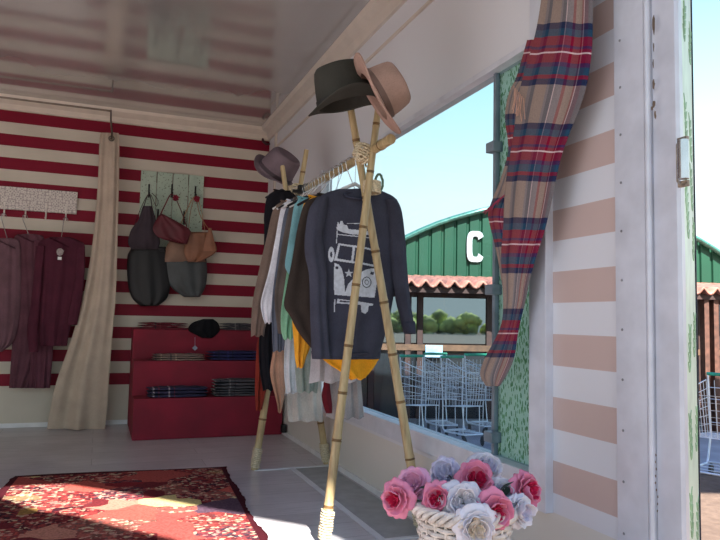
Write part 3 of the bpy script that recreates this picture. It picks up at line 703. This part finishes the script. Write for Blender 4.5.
# black clip on the rail and green cord loop
bm = BM(); c = railpt(3.75); coil(bm, c+Vector((0, -.012, .0)), c+Vector((0, .035, 0)), .024, 3, .006); box(bm, c+Vector((-.045, -.01, -.03)), c+Vector((-.015, .03, .02)), .004); box(bm, c+Vector((-.08, 0, -.028)), c+Vector((-.04, .016, -.010)), .003)
tag(obj('clamp', bm, BLACK), 'small black clamp gripping the bamboo rail near the back', 'clamp')
bm = BM(); c = hy(379, 183, 2.72); pts = [c+Vector((.018*math.cos(a), 0, .04*math.sin(a))) for a in [i/18*2*PI for i in range(18)]]
tube(bm, [p+Vector((0, .003*math.sin(i*4), 0)) for i, p in enumerate(pts)], .006, 8, closed=True); tag(obj('cord_loop', bm, plain((110, 136, 120), .9, 0, .2, 90)), 'twisted grey-green cord loop beside the front rope lashing', 'cord')

# ---------------------------------------------------------------- hats
def hat(px, py, depth, axis, R_, Hc, rc, col, band, label, roll=0, dip=.03, name='fedora_hat', squash=1.18):
    c = EYE+ray(px, py)/(-ray(px, py).dot(BACK))*depth
    ax = (RIGHT*axis[0]+UP*axis[1]+BACK*axis[2]).normalized()
    fwd = (-BACK-ax*ax.dot(-BACK)).normalized(); sd = fwd.cross(ax)
    Mx = Matrix((sd, fwd, ax)).transposed() @ Matrix.Rotation(roll, 3, 'Z')
    r = thing(name, label, 'hat', c, Mx.to_euler())
    n = 56; bm = BM()
    prof = [(rc*.02, Hc*.90), (rc*.3, Hc*.91), (rc*.5, Hc*.96), (rc*.66, Hc), (rc*.80, Hc*.97), (rc*.89, Hc*.88), (rc*.94, Hc*.72), (rc*.99, Hc*.45), (rc*1.03, Hc*.12), (rc*1.04, 0), (rc*1.2, -.004), (R_*.7, -.004), (R_*.9, 0), (R_, .004), (R_+.001, .001), (R_, -.001), (R_*.9, -.005), (R_*.7, -.009), (rc*1.2, -.009), (rc*1.0, -.005), (rc*.97, Hc*.45), (rc*.9, Hc*.85), (rc*.3, Hc*.8), (.001, Hc*.8)]
    rings = lathe(bm, prof, n, None, True, True)
    for k, ring in enumerate(rings):
        for v in ring:
            x_, y_ = v.co.x, v.co.y; rr = math.hypot(x_, y_); th = math.atan2(y_, x_)
            if v.co.z > Hc*.3:        # pinched front and centre dent
                pinch = 1-.16*max(0, math.cos(th+PI))**2*(v.co.z/Hc); v.co.y *= pinch
            if rr > rc*1.05:
                v.co.z += dip*(abs(math.sin(th))**2*1.2-.55)*((rr-rc)/(R_-rc))+.004*math.sin(3*th+roll)
            v.co.x *= squash if rr <= rc*1.06 else 1+.18*(1-(rr-rc)/(R_-rc))
    obj('felt', bm, cloth(col, .1), r)
    bm = BM(); rg = lathe(bm, [(rc*1.035, .002), (rc*1.06, .004), (rc*1.05, .026), (rc*1.01, .027)], n)
    for ring in rg:
        for v in ring: v.co.x *= squash
    obj('hat_band', bm, plain(band, .7), r)
    return r
hat(347, 103, 2.76, (-.24, 1, .02), .168, .160, .102, (60, 60, 56), (30, 28, 28), 'dark olive grey felt fedora on top of the front bamboo pole', .25, .04)
hat(375, 96, 2.64, (.86, .50, .02), .178, .12, .102, (172, 142, 130), (120, 96, 88), 'dusty beige felt hat tipped sideways on the front pole behind the dark fedora', 1.9, .02)
hat(275, 173, 4.30, (.6, .74, .30), .160, .150, .108, (112, 98, 106), (66, 54, 62), 'mauve grey felt hat tilted on the rear bamboo pole', 1.2, .035)

# ---------------------------------------------------------------- plaid scarf on the window post
t = NT('tartan'); uvn = t.coord('UV'); s = t.n('ShaderNodeSeparateXYZ'); t.l(uvn, s.inputs[0]); u, v = s.outputs[0], s.outputs[1]
tan, gry, redc, pur, teal, navy, wht = (lin(c_) for c_ in ((152, 134, 124), (116, 120, 132), (132, 18, 50), (76, 34, 84), (38, 72, 98), (38, 40, 76), (222, 200, 204)))
warp = t.ramp(u, [(0, tan), (.14, gry), (.2, teal), (.27, tan), (.46, gry), (.50, teal), (.57, wht), (.585, gry), (.68, redc), (.72, tan), (.82, redc), (.845, wht), (.86, pur), (.93, teal)], 'CONSTANT')
PER = .31
vf = t.math('FRACT', t.math('DIVIDE', t.math('SUBTRACT', v, .185), PER))
weft = t.ramp(vf, [(0, tan), (.25, navy), (.31, teal), (.38, redc), (.47, pur), (.5, redc), (.535, wht), (.55, redc), (.64, pur), (.68, teal), (.76, redc), (.8, navy), (.86, tan)], 'CONSTANT')
band_ = t.math('MULTIPLY', t.math('GREATER_THAN', vf, .25), t.math('LESS_THAN', vf, .86))
fac = t.math('ADD', .5, t.math('MULTIPLY', band_, .30))
wv = t.noise(t.coord(scale=(1, 1, 1)), 260, 2)
t.col(t.mix(.25, t.mix(fac, warp, weft), t.ramp(wv, [(.35, lin((150, 150, 150))), (.65, lin((255, 255, 255)))]), 'MULTIPLY')); t.set(.95, 0, .15); t.bump(wv, .3, .003); TART = t.m
sc = thing('plaid_scarf', 'long red, navy and tan tartan scarf hanging over the window corner', 'scarf')
rows = [(-60, 548, 590), (-20, 543, 592), (0, 541, 593), (25, 537, 593), (50, 531, 592), (80, 522, 588), (105, 517, 581), (130, 514, 571), (155, 510, 562), (180, 506, 556), (205, 504, 551), (230, 503, 545), (255, 501, 537), (280, 502, 530), (300, 503, 526), (320, 502, 521), (335, 497, 518), (350, 489, 516), (362, 483, 513), (375, 480, 507), (386, 486, 500)]
xs_ = W-.085; nrm = Vector((-.8, -.6, 0))
L = [hx(r_[1], r_[0], xs_) for r_ in rows]; R = [hx(r_[2], r_[0], xs_) for r_ in rows]
bm = BM(); drape(bm, L, R, nrm, .010, 1.6, .013, 12, 90, 34, .2, False); obj('scarf_front', bm, TART, sc)
rows = [(40, 527, 545), (75, 517, 540), (90, 510, 530), (105, 506, 526), (122, 505, 522), (150, 508, 524), (180, 500, 520), (200, 492, 516), (214, 488, 512), (230, 491, 512), (255, 497, 514), (285, 502, 514)]
L = [hx(r_[1], r_[0], xs_+.028) for r_ in rows]; R = [hx(r_[2], r_[0], xs_+.028) for r_ in rows]
bm = BM(); drape(bm, L, R, nrm, .007, 1.3, .008, 17, 50, 16, .2, False); obj('scarf_back', bm, TART, sc)
bm = BM(); rd = random.Random(5)
for k in range(16):
    p = hx(492+k*.9, 206-k*.8, xs_+.005); tube(bm, [p, p+Vector((-.006, rd.uniform(.01, .03), -.012)), p+Vector((-.01, rd.uniform(.03, .05), rd.uniform(-.035, -.015)))], .0016, 5)
obj('fringe', bm, cloth((150, 60, 84)), sc); bm = BM()
for k in range(7):
    p = hx(514+k*1.6, 86+k*2, xs_-.012); tube(bm, [p, p+Vector((-.004, rd.uniform(-.01, .01), -.05)), p+Vector((0, rd.uniform(-.01, .02), -rd.uniform(.07, .1)))], .0015, 5)
obj('fringe', bm, cloth((190, 150, 132)), sc)

# ---------------------------------------------------------------- curtain and its rod
yc = 5.72
cu = thing('curtain', 'beige floor-length curtain gathered to one hook in front of the striped wall', 'curtain')
rows = [(133, 100.5, 118.5), (140, 99.5, 119.5), (180, 98, 119), (220, 95, 118), (260, 90, 117), (300, 82, 115.5), (340, 71, 112), (380, 57, 109), (410, 50, 107), (429, 47, 105)]
L, R = rowsy(rows, yc); bm = BM(); drape(bm, L, R, NF, .018, 1.7, .034, 31, 70, 60, .75, False)
obj('curtain_cloth', bm, cloth((180, 164, 148), .06), cu)
bm = BM(); c = hy(111.5, 138.5, yc-.035); lathe(bm, [(.014, -.003), (.024, -.003), (.025, 0), (.024, .003), (.014, .003), (.014, -.003)], 24, Matrix.Translation(c) @ Matrix.Rotation(PI/2, 4, 'X')); obj('eyelet', bm, plain((90, 84, 78), .3, .8), cu)
bm = BM(); box(bm, hy(98.5, 406, yc-.06), hy(98.5, 406, yc-.06)+Vector((.003, .002, .003))); bm.free()
rod = thing('curtain_rod', 'thin metal curtain rod with a hanging hook below the ceiling', 'curtain rod')
bm = BM(); a = hy(111, 111, yc-.03); b = Vector((X0, a.y, a.z)); tube(bm, [b, a], .008, 10); obj('bar', bm, plain((120, 108, 96), .35, .6), rod)
bm = BM(); tube(bm, [a+Vector((0, 0, .01)), a, a+Vector((.003, 0, -.08)), c+Vector((.005, 0, .02)), c+Vector((0, -.01, -.005)), c+Vector((-.012, 0, .0))], .007, 8); obj('hook', bm, plain((120, 108, 100), .35, .8), rod)

# ---------------------------------------------------------------- coat rack with mauve garments
cr_ = thing('wall_coat_rack', 'white patterned plank coat rack with small hooks on the striped wall', 'coat rack')
tl, brr = hy(0, 187, D-.03), hy(76.5, 213, D-.03); t = NT('lace print'); v = t.coord(); vo = t.n('ShaderNodeTexVoronoi'); vo.inputs['Scale'].default_value = 38; vo.inputs['Randomness'].default_value = .35; t.l(v, vo.inputs['Vector'])
t.col(t.ramp(vo.outputs['Distance'], [(.15, lin((150, 142, 138))), (.4, lin((222, 214, 206))), (.6, lin((170, 160, 156)))])); t.set(.6)
zt_, zb_ = hy(76, 192, D-.03).z, hy(76, 214, D-.03).z
boxo('plank', (tl.x-.9, D-.03, zb_), (brr.x, D, zt_), t.m, cr_, .003)
hk = []
for px in (-18, 4, 25.5, 46, 66):
    bm = BM(); p = hy(px, 213, D-.04); z_ = zb_+.035
    tube(bm, [(p.x, D-.032, z_+.02), (p.x, D-.036, z_-.02), (p.x, D-.04, z_-.085), (p.x, D-.06, z_-.1), (p.x, D-.078, z_-.085)], .006, 8); hk.append(Vector((p.x, D-.06, z_-.095)))
    o = obj('hook', bm, plain((214, 208, 200), .4, .2), cr_)
def whang(p, xc, zs, wd, label):
    r = thing('clothes_hanger', label, 'hanger', p)
    bm = BM(); tube(bm, [(.02, 0, -.01), (.016, 0, .012), (0, 0, .022), (-.016, 0, .012), (-.014, 0, -.02), (xc-p.x, 0, zs-p.z+.01)], .003, 6); obj('hook', bm, CHROME, r)
    bm = BM(); x_, z_ = xc-p.x, zs-p.z; tube(bm, [(x_-wd, 0, z_-.05), (x_, 0, z_+.012), (x_+wd, 0, z_-.05)], .009, 8); obj('shoulder_bar', bm, DARK, r)
WG = [
 ('top', (104, 76, 84), 5.80, [(238, 0, 12), (243, -8, 20), (270, -10, 21), (310, -12, 20), (340, -10, 14), (352, -8, 2)], 'dusty mauve scoop-neck top at the left edge of the coat rack', 0),
 ('dress', (92, 58, 68), 5.83, [(234, 22, 34), (238, 14, 44), (262, 12, 46), (300, 15, 47), (345, 12, 48), (388, 9, 30)], 'long plum mauve dress hanging second from the left', 0),
 ('trousers', (92, 54, 66), 5.80, [(240, 34, 54), (300, 33, 54), (350, 31, 53), (388, 29, 50)], 'mauve trouser legs hanging below the dark maroon blouse', 0),
 ('blouse', (76, 34, 48), 5.72, [(237, 50, 70), (241, 40, 80), (247, 38, 85), (270, 40, 82), (300, 38, 77), (330, 38, 70), (346, 40, 67)], 'dark maroon long-sleeved blouse with a pale necklace nearest the curtain', 1),
]
hidx = [1, 2, 3, 4]
for i, (nm, col, y, rows, lab, sl_) in enumerate(WG):
    L, R = rowsy(rows, y); r = thing(nm, lab, nm, group='mauve garments on the wall coat rack'); bm = BM(); drape(bm, L, R, NF, .022, 3, .014, 50+i, 44, 26, .7); obj('body', bm, cloth(col), r)
    c = (L[0]+R[0])/2
    if nm != 'trousers':
        bm = BM(); wn_ = .075; pts = [c+Vector((wn_*math.cos(a/20*2*PI), -.026, -.012-.035*(1+math.sin(a/20*2*PI-PI/2)*-1))) for a in range(20)]
        tube(bm, pts, .006, 6, closed=True); obj('neckband', bm, cloth(tuple(q-12 for q in col)), r)
        whang(hk[[1, 2, 0, 4][i]], c.x, c.z-.01, .12, ['dark hanger inside the dusty mauve top', 'dark hanger inside the long plum dress', '', 'dark hanger inside the maroon blouse by the curtain'][i])
    if sl_:
        for rw in ([(246, 36, 45), (270, 34, 43), (300, 31, 41), (330, 27, 38), (352, 29, 38)], [(247, 77, 85), (270, 76, 85), (300, 71, 82), (325, 67, 77)]):
            L, R = rowsy(rw, y-.03); bm = BM(); drape(bm, L, R, NF, .02, 1, .006, 3, 24, 12, .5, False); obj('sleeve', bm, cloth(col), r)
nk = thing('necklace', 'pale beaded necklace on the maroon blouse', 'necklace'); c = hy(60, 252, 5.66); bm = BM()
for k in range(18):
    a = k/18*2*PI; bmesh.ops.create_icosphere(bm, subdivisions=1, radius=.006, matrix=Matrix.Translation(c+Vector((.020*math.cos(a), -.003, .0+.024*math.sin(a)))))
for k in range(9): bmesh.ops.create_icosphere(bm, subdivisions=1, radius=.011, matrix=Matrix.Translation(c+Vector((.022*math.cos(k*2.4)*(k/9), -.006, -.0+.025*math.sin(k*2.4)*(k/9)))))
obj('beads', bm, plain((170, 160, 158), .4), nk)
bm = BM(); box(bm, c+Vector((-.014, -.006, -.062)), c+Vector((.014, -.002, -.038)), .001); obj('tag', bm, WHITE, nk, False)

# ---------------------------------------------------------------- mint hook board with bags
bd = thing('hook_board', 'distressed mint green plank board with black hooks for bags', 'hook board')
t = NT('chippy mint paint'); v = t.coord(); n = t.noise(v, 55, 5, .7); n2 = t.noise(t.coord(scale=(1, 1, .2)), 9, 3)
t.col(t.mix(t.math('GREATER_THAN', n, .60), t.ramp(n2, [(.3, lin((156, 176, 160))), (.7, lin((178, 196, 178)))]), lin((96, 92, 80)))); t.set(.7)
bx0, bx1 = hy(141, 172, D-.03).x, hy(204.5, 176, D-.03).x; bz1, bz0 = hy(141, 170, D-.03).z, hy(203, 285, D-.03).z
for k in range(4):
    a = bx0+(bx1-bx0)*k/4; boxo('plank', (a+.003, D-.025, bz0), (a+(bx1-bx0)/4-.003, D-.001, bz1), t.m, bd, .002)
hkp = {}
for px, py in ((149, 192), (172, 192), (195.5, 194), (158, 217), (184, 219)):
    bm = BM(); p = hy(px, py, D-.04); tube(bm, [(p.x, D-.028, p.z+.07), (p.x, D-.03, p.z-.02), (p.x, D-.05, p.z-.045), (p.x, D-.075, p.z-.03), (p.x, D-.08, p.z-.005)], .007, 8); hkp[px] = Vector((p.x, D-.055, p.z-.036)); obj('hook', bm, BLACK, bd)
def bag(nm, label, rows, y, th, col, straps, extra=None, rough=.6, seed=0):
    r = thing(nm, label, 'bag'); L, R = rowsy(rows, y); bm = BM(); drape(bm, L, R, NF, th, 2, .010, seed, 30, 26, .5); obj('body', bm, plain(col, rough, 0, .12, 9, .1), r)
    for (pts, sw_, sc2) in straps:
        bm = BM(); P_ = [hy(a, b, yy) for a, b, yy in pts]; Q = [cr(P_, k/24) for k in range(25)]; tube(bm, Q, sw_, 8, flat=.5); obj('strap', bm, plain(sc2, .6), r)
    if extra:
        for (en, erows, ey, eth, ecol) in extra: L, R = rowsy(erows, ey); bm = BM(); drape(bm, L, R, NF, eth, 1, .004, seed+5, 12, 18, .5, False); obj(en, bm, plain(ecol, .6, 0, .1), r)
    return r
H1, H2, H3 = (149, 194), (172, 194), (195.5, 196)
bag('tote_bag', 'large black leather tote with a rounded bottom on the left hook', [(247, 140, 160), (252, 129, 167), (265, 127, 169), (285, 128, 170), (298, 132, 167), (306, 140, 158)], D-.12, .05, (14, 14, 18), [([(133, 252, D-.12), (139, 225, D-.1), H1+(D-.075,), (154, 225, D-.1), (158, 250, D-.12)], .007, (44, 24, 34))], [('top_trim', [(247, 132, 166), (252, 129, 168)], D-.12, .052, (22, 22, 26))], seed=1)
bag('slouch_bag', 'crumpled purple grey cloth bag above the black tote', [(206, 143, 152), (220, 138, 156), (230, 131, 158), (242, 128, 160), (249, 131, 158)], D-.21, .025, (52, 42, 50), [([(131, 238, D-.21), (138, 215, D-.16), H1+(D-.08,), (156, 206, D-.13), (158, 200, D-.11), (152, 193, D-.09)], .005, (60, 24, 36))], None, .9, 2)
bag('shoulder_bag', 'slate grey bag with tan upper panel on the right hook', [(245, 168, 202), (256, 162, 206), (275, 165, 207), (288, 172, 205), (297, 184, 200)], D-.12, .045, (62, 66, 68), [([(166, 250, D-.12), (180, 225, D-.09), H3+(D-.07,), (204, 225, D-.09), (206, 250, D-.12)], .006, (176, 132, 96))], [('tan_panel', [(235, 176, 188), (245, 167, 198), (262, 163, 206)], D-.14, .04, (124, 94, 76))], seed=3)
bag('small_handbag', 'tan brown small handbag with a pointed flap overlapping the mint board', [(232, 188, 212), (240, 186, 214), (252, 184, 216), (262, 188, 200)], D-.22, .022, (128, 84, 60), [([(188, 240, D-.22), (190, 215, D-.15), H3+(D-.08,), (200, 215, D-.14), (213, 236, D-.22)], .005, (150, 98, 70))], [('flap', [(228, 209, 211.5), (240, 205, 214), (251, 203, 216)], D-.245, .008, (136, 90, 66))], seed=4)
r = bag('clutch_bag', 'dark red rectangular clutch bag on the middle hook', [(214, 160, 163), (222, 155, 178), (230, 153, 190), (238, 160, 189), (244, 180, 187)], D-.27, .025, (84, 16, 30), [([(158, 220, D-.27), (165, 205, D-.15), H2+(D-.08,), (180, 208, D-.15), (187, 228, D-.27)], .006, (110, 30, 44))], None, seed=5)
for i, (px, py) in enumerate(((176, 198), (197, 199))):
    bm = BM(); c = hy(px, py, D-.1); rd = random.Random(i)
    for k in range(7): lathe(bm, [(.002, 0), (.02, .006), (.026, .02)], 7, Matrix.Translation(c) @ Euler((rd.uniform(0, 6), rd.uniform(0, 6), 0)).to_matrix().to_4x4() @ Matrix.Diagonal((1, .5, 1, 1)))
    tag(obj('tassel', bm, plain((134, 30, 52), .9)), ['small crimson tassel tied at the middle hook', 'small crimson tassel tied at the right hook'][i], 'tassel')

# ---------------------------------------------------------------- stepped red display
RED = plain((122, 8, 38), .75, 0, .08, 5, .1)
sx0, sx1 = .262, W-.02
yy = [5.13, 5.36, 5.62, D-.02]
zz_ = [hy(131, 399, yy[0]).z, hy(133, 361, yy[1]).z, hy(135, 329, yy[2]).z]
sh = thing('stepped_display_stand', 'red cloth-covered three-step display stand against the striped wall', 'display stand', ((sx0+sx1)/2, 5.5, 0)); so_ = Vector(sh.location)
for k in range(3):
    bm = BM(); box(bm, Vector((sx0, yy[k], 0))-so_, Vector((sx1, yy[k+1]-.001, zz_[k]))-so_, .008); obj('step', bm, RED, sh, False)
def plaidm(a, b, c_, sc3=1):
    t = NT('woven plaid'); s = t.n('ShaderNodeSeparateXYZ'); t.l(t.coord(), s.inputs[0])
    f = t.math('FRACT', t.math('MULTIPLY', s.outputs[0], 9*sc3)); g = t.math('FRACT', t.math('MULTIPLY', s.outputs[0], 2.3*sc3))
    st_ = t.ramp(f, [(0, a), (.35, b), (.45, a), (.7, c_), (.78, a)], 'CONSTANT'); gg = t.ramp(g, [(0, (0, 0, 0, 1)), (.5, (1, 1, 1, 1))], 'CONSTANT')
    t.col(t.mix(gg, a, st_)); t.set(.95); return t.m
def folded(nm, x0, x1, step, zoff, hgt, dep, m, label, seed=0, cat='scarf', grp='folded scarves on the red steps'):
    p0 = hy(x0, 360, yy[step]+.08).x; p1 = hy(x1, 360, yy[step]+.08).x; z_ = zz_[step]+zoff; n = 3; y0 = yy[step]+.012
    r = thing(nm, label, cat, ((p0+p1)/2, y0+dep/2, z_), group=grp); rd = random.Random(seed); hw = (p1-p0)/2
    for k in range(n):
        bm = BM(); zc = hgt*(k+.5)/n; rows_ = []
        L_ = [Vector((-hw+rd.uniform(0, .012), -dep/2+.01*k+.0, zc)), Vector((-hw+rd.uniform(0, .012), 0, zc)), Vector((-hw, dep/2, zc))]
        R_ = [Vector((hw-rd.uniform(0, .02), -dep/2+.01*k, zc)), Vector((hw, 0, zc)), Vector((hw, dep/2, zc))]
        drape(bm, L_, R_, Vector((0, 0, 1)), hgt/n*.46, 3, .0022, seed+k, 10, 26, 0, False); obj('fold', bm, m, r)
    return r
NV = plaidm(lin((36, 34, 62)), lin((150, 140, 150)), lin((96, 40, 60))); GR = plaidm(lin((66, 64, 70)), lin((120, 116, 118)), lin((40, 38, 48))); TN = plaidm(lin((120, 100, 92)), lin((70, 60, 66)), lin((160, 140, 124))); BL = plaidm(lin((30, 30, 74)), lin((54, 54, 110)), lin((22, 22, 40))); MR = plaidm(lin((92, 20, 36)), lin((40, 20, 30)), lin((110, 50, 54)))
folded('folded_scarf', 148, 209, 0, .001, .075, .18, NV, 'navy folded scarf with pale stripes on the lowest red step', 1)
folded('folded_scarf', 213, 262, 0, .001, .055, .18, GR, 'dark grey folded scarf under another on the lowest step, right', 2)
folded('folded_scarf', 214, 262, 0, .058, .07, .17, GR, 'dark grey folded scarf topmost of the pair on the lowest step', 3)
folded('folded_scarf', 152, 205, 1, .001, .05, .18, TN, 'brownish tan rolled scarf on the middle red step, left', 4)
folded('folded_scarf', 207, 262, 1, .001, .075, .18, BL, 'deep blue folded scarf on the middle red step, right', 5)
folded('folded_scarf', 136, 187, 2, .001, .055, .2, MR, 'dark maroon folded scarf on the top red step, left', 6)
folded('folded_scarf', 219, 262, 2, .001, .06, .2, GR, 'grey checked scarf on the top red step, right', 7)
L, R = rowsy([(319, 203, 213), (323, 192, 218), (330, 188, 220), (335, 196, 216), (338, 202, 212)], 5.62); bm = BM(); drape(bm, L, R, NF, .045, 2, .01, 4, 16, 20, .3, False); tag(obj('knit_cap', bm, cloth((20, 20, 24))), 'black soft cap drooping over the top red step', 'cap')
c = hy(195, 348, 5.60); bm = BM(); tube(bm, [hy(195, 337, 5.57), c], .0015, 5); s_ = .022
prism(bm, [c+Vector((0, 0, s_)), c+Vector((s_, 0, 0)), c+Vector((0, 0, -s_)), c+Vector((-s_, 0, 0))], (0, .003, 0)); tag(obj('price_tag', bm, plain((150, 156, 176), .6)), 'small pale diamond price tag hanging below the black cap', 'tag')
bm = BM(); box(bm, (W-.05, 5.02, .03), (W-.012, 5.07, .09), .006); tag(obj('wall_socket', bm, BLACK), 'small black socket box low on the wall beside the red steps', 'socket')
bm = BM(); c = hy(263, 141, D-.03); tube(bm, [c+Vector((0, .02, .03)), c, c+Vector((.03, -.01, -.03)), c+Vector((.06, .0, -.02))], .012, 8); tag(obj('wall_bracket', bm, plain((60, 26, 34), .5)), 'small dark bracket high in the corner of the striped wall', 'bracket')

# ---------------------------------------------------------------- basket of roses
bc = EYE+ray(464, 512)/(-ray(464, 512).dot(BACK))*1.80; TOP = bc.z+.022; bc.z = 0
bk = thing('wicker_basket', 'white painted wicker basket holding artificial roses on the floor', 'basket', bc)
WK = plain((216, 204, 194), .6, 0, .1, 40, .3)
def wr(z): return .085+.04*z/TOP
bm = BM()
for k in range(26):
    z_ = .012+k*(TOP-.04)/25; pts = []
    for i in range(72):
        th = i/72*2*PI; pts.append((math.cos(th)*(wr(z_)+.005*math.sin(12*th+k*PI)), math.sin(th)*(wr(z_)+.005*math.sin(12*th+k*PI)), z_))
    tube(bm, pts, .0062, 6, closed=True)
for i in range(24):
    th = (i+.5)/24*2*PI; tube(bm, [(math.cos(th)*wr(z_), math.sin(th)*wr(z_), z_) for z_ in (0, TOP*.5, TOP-.01)], .004, 5)
lathe(bm, [(.001, .006), (.085, .006), (.085, .012), (.001, .012)], 32); obj('weave', bm, WK, bk)
bm = BM()
for s_ in range(3):
    pts = []
    for i in range(120):
        th = i/120*2*PI; q = th*11+s_*2*PI/3; rr = wr(TOP)+.006+.011*math.cos(q); pts.append((math.cos(th)*rr, math.sin(th)*rr, TOP-.01+.012*math.sin(q)))
    tube(bm, pts, .0075, 6, closed=True)
obj('braided_rim', bm, WK, bk)
PK = (236, 142, 170); HOT = (214, 30, 84); LP = (244, 176, 204); WT = (236, 230, 236); LI = (222, 214, 232); CR = (240, 222, 200)
def petalmat(c1, c2):
    t = NT('petal'); n = t.noise(t.coord(), 30, 3); t.col(t.ramp(n, [(.3, lin(c1)), (.7, lin(c2))])); t.set(.7); t.b.inputs['Subsurface Weight'].default_value = .1; t.b.inputs['Subsurface Radius'].default_value = (.01, .006, .006); return t.m
pm = {k: petalmat(tuple(q*.93 for q in k), k) for k in (PK, HOT, LP, WT, LI, CR)}
def petal(bm, r, h, phi, wd, open_, seed, b0=.12):
    rd = random.Random(seed); g = []; jit = rd.uniform(-.25, .25); fl = rd.uniform(.75, 1.15); rs_ = rd.uniform(.85, 1.12); f1, f2_ = rd.uniform(0, 6), rd.uniform(0, 6); notch = rd.uniform(.02, .12)
    for i in range(10):
        b = i/9; row = []
        for j in range(11):
            a = j/10-.5; wa = wd*(.45+.8*math.sin(PI*min(1, b*.72+.08)))*a
            tip = 1-notch*math.exp(-(a*9)**2)*b-.5*a*a*b
            ro = r*rs_*tip*(b0+(1-b0)*(b**.7)*(1-.25*(1-open_)*b*b))*(1+.05*math.sin(13*a+f1)*b*b)
            z_ = h*(1-open_*.5)*(b**1.25)*fl-.22*r*max(0, b-.6)*open_*4+.07*r*math.sin(11*a+f2_)*b*b-.5*r*a*a*b*(1.3*(1-open_)-.2)
            row.append(bm.verts.new((ro*math.cos(phi+wa+jit), ro*math.sin(phi+wa+jit), z_-.25*r)))
        g.append(row)
    for i in range(9):
        for j in range(10): bm.faces.new((g[i][j], g[i][j+1], g[i+1][j+1], g[i+1][j]))
def rose(px, py, rpx, depth, outer, inner, label, look=(0, .5), seed=0):
    d = ray(px, py)/(-ray(px, py).dot(BACK)); c = EYE+d*depth; R_ = rpx*depth/F*1.3
    ax = (BACK*.8+RIGHT*look[0]+UP*look[1]).normalized(); q = ax.to_track_quat('Z', 'Y')
    r = thing('rose', label, 'flower', c, q.to_euler(), 'artificial roses in the wicker basket'); bm = BM()
    for k in range(6): petal(bm, R_*1.12, R_*.8, k*2*PI/6+seed, 1.35, .95, seed*10+k)
    for k in range(5): petal(bm, R_*.96, R_*1.0, k*2*PI/5+seed+.5, 1.5, .5, seed*10+k+20)
    for k in range(3): petal(bm, R_*.74, R_*1.05, k*2*PI/3+seed+.9, 1.9, .2, seed*10+k+30)
    o = obj('petals', bm, pm[outer], r); s1 = o.modifiers.new('s', 'SOLIDIFY'); s1.thickness = .0012
    bm = BM()
    for k in range(9): petal(bm, R_*.56, R_*.80, k*2.4+seed, .6, .35, seed*10+k+40)
    for k in range(7): petal(bm, R_*.34, R_*.78, k*2.4+seed, .7, .3, seed*10+k+50)
    o = obj('flower_centre', bm, pm[inner], r); s1 = o.modifiers.new('s', 'SOLIDIFY'); s1.thickness = .001
    inv = q.to_matrix().inverted(); tip = inv @ (Vector((bc.x+(c.x-bc.x)*.35, bc.y+(c.y-bc.y)*.35, .16))-c); hd_ = Vector((c.x-bc.x, c.y-bc.y)); kk = min(1, .085/max(.01, hd_.length)); rimp = inv @ (Vector((bc.x+hd_.x*kk, bc.y+hd_.y*kk, TOP+.005))-c)
    bm = BM(); tube(bm, [(0, 0, -.2*R_), rimp, tip], .003, 6); obj('stem', bm, plain((62, 92, 58), .7), r)
RS = [(396, 499, 13.5, 1.78, PK, HOT, 'pink rose at the far left of the basket, drooping over the rim', (-.55, .2)),
 (413, 484, 13, 1.84, LP, LP, 'pale pink rose upper left beside the bamboo leg', (-.3, .5)),
 (437, 499, 12.5, 1.74, PK, HOT, 'pink rose with hot pink heart left of the large white rose', (-.15, .25)),
 (446, 475, 14, 1.90, LI, LI, 'lilac white rose at the upper left, behind the hot-pink-hearted ones', (-.2, .6)),
 (476, 480, 15, 1.83, PK, HOT, 'pink rose with deep crimson heart at the top centre', (0, .4)),
 (486, 468, 13.5, 1.96, WT, LI, 'pale white rose topmost at the back of the basket', (.1, .7)),
 (464, 503, 17, 1.72, WT, WT, 'large white rose in the middle of the bouquet', (-.05, .3)),
 (500, 494, 13, 1.84, WT, LI, 'white rose between the two right-hand pink roses', (.2, .5)),
 (496, 511, 14.5, 1.70, PK, HOT, 'pink rose with rosy heart right of the lowest white rose', (.1, .1)),
 (477, 527, 16, 1.66, WT, CR, 'lowest white rose with cream heart at the front rim', (0, .1)),
 (527, 491, 14, 1.84, PK, HOT, 'pink rose at the far right edge of the bouquet', (.6, .3)),
 (521, 511, 13, 1.76, WT, LI, 'white rose at the right rim below the far right pink one', (.5, .1))]
for i, a in enumerate(RS): rose(*a, seed=i+1)
bm = BM(); rd = random.Random(11)
for k in range(26):
    th = rd.uniform(0, 2*PI); rr = rd.uniform(.03, .10); c = Vector((bc.x+rr*math.cos(th), bc.y+rr*math.sin(th), TOP+rd.uniform(.0, .045))); M_ = Matrix.Translation(c) @ Euler((rd.uniform(-.8, .8), rd.uniform(-.8, .8), th)).to_matrix().to_4x4()
    g = [(0, 0), (.012, .011), (.028, .015), (.045, .009), (.055, 0), (.045, -.009), (.028, -.015), (.012, -.011)]
    prism(bm, [M_ @ Vector((a, b, .004*math.sin(a*60))) for a, b in g], (0, 0, .001))
tag(obj('rose_leaves', bm, plain((52, 66, 56), .6, 0, .2)), 'dark green leaves tucked between the roses above the basket rim', 'leaves')
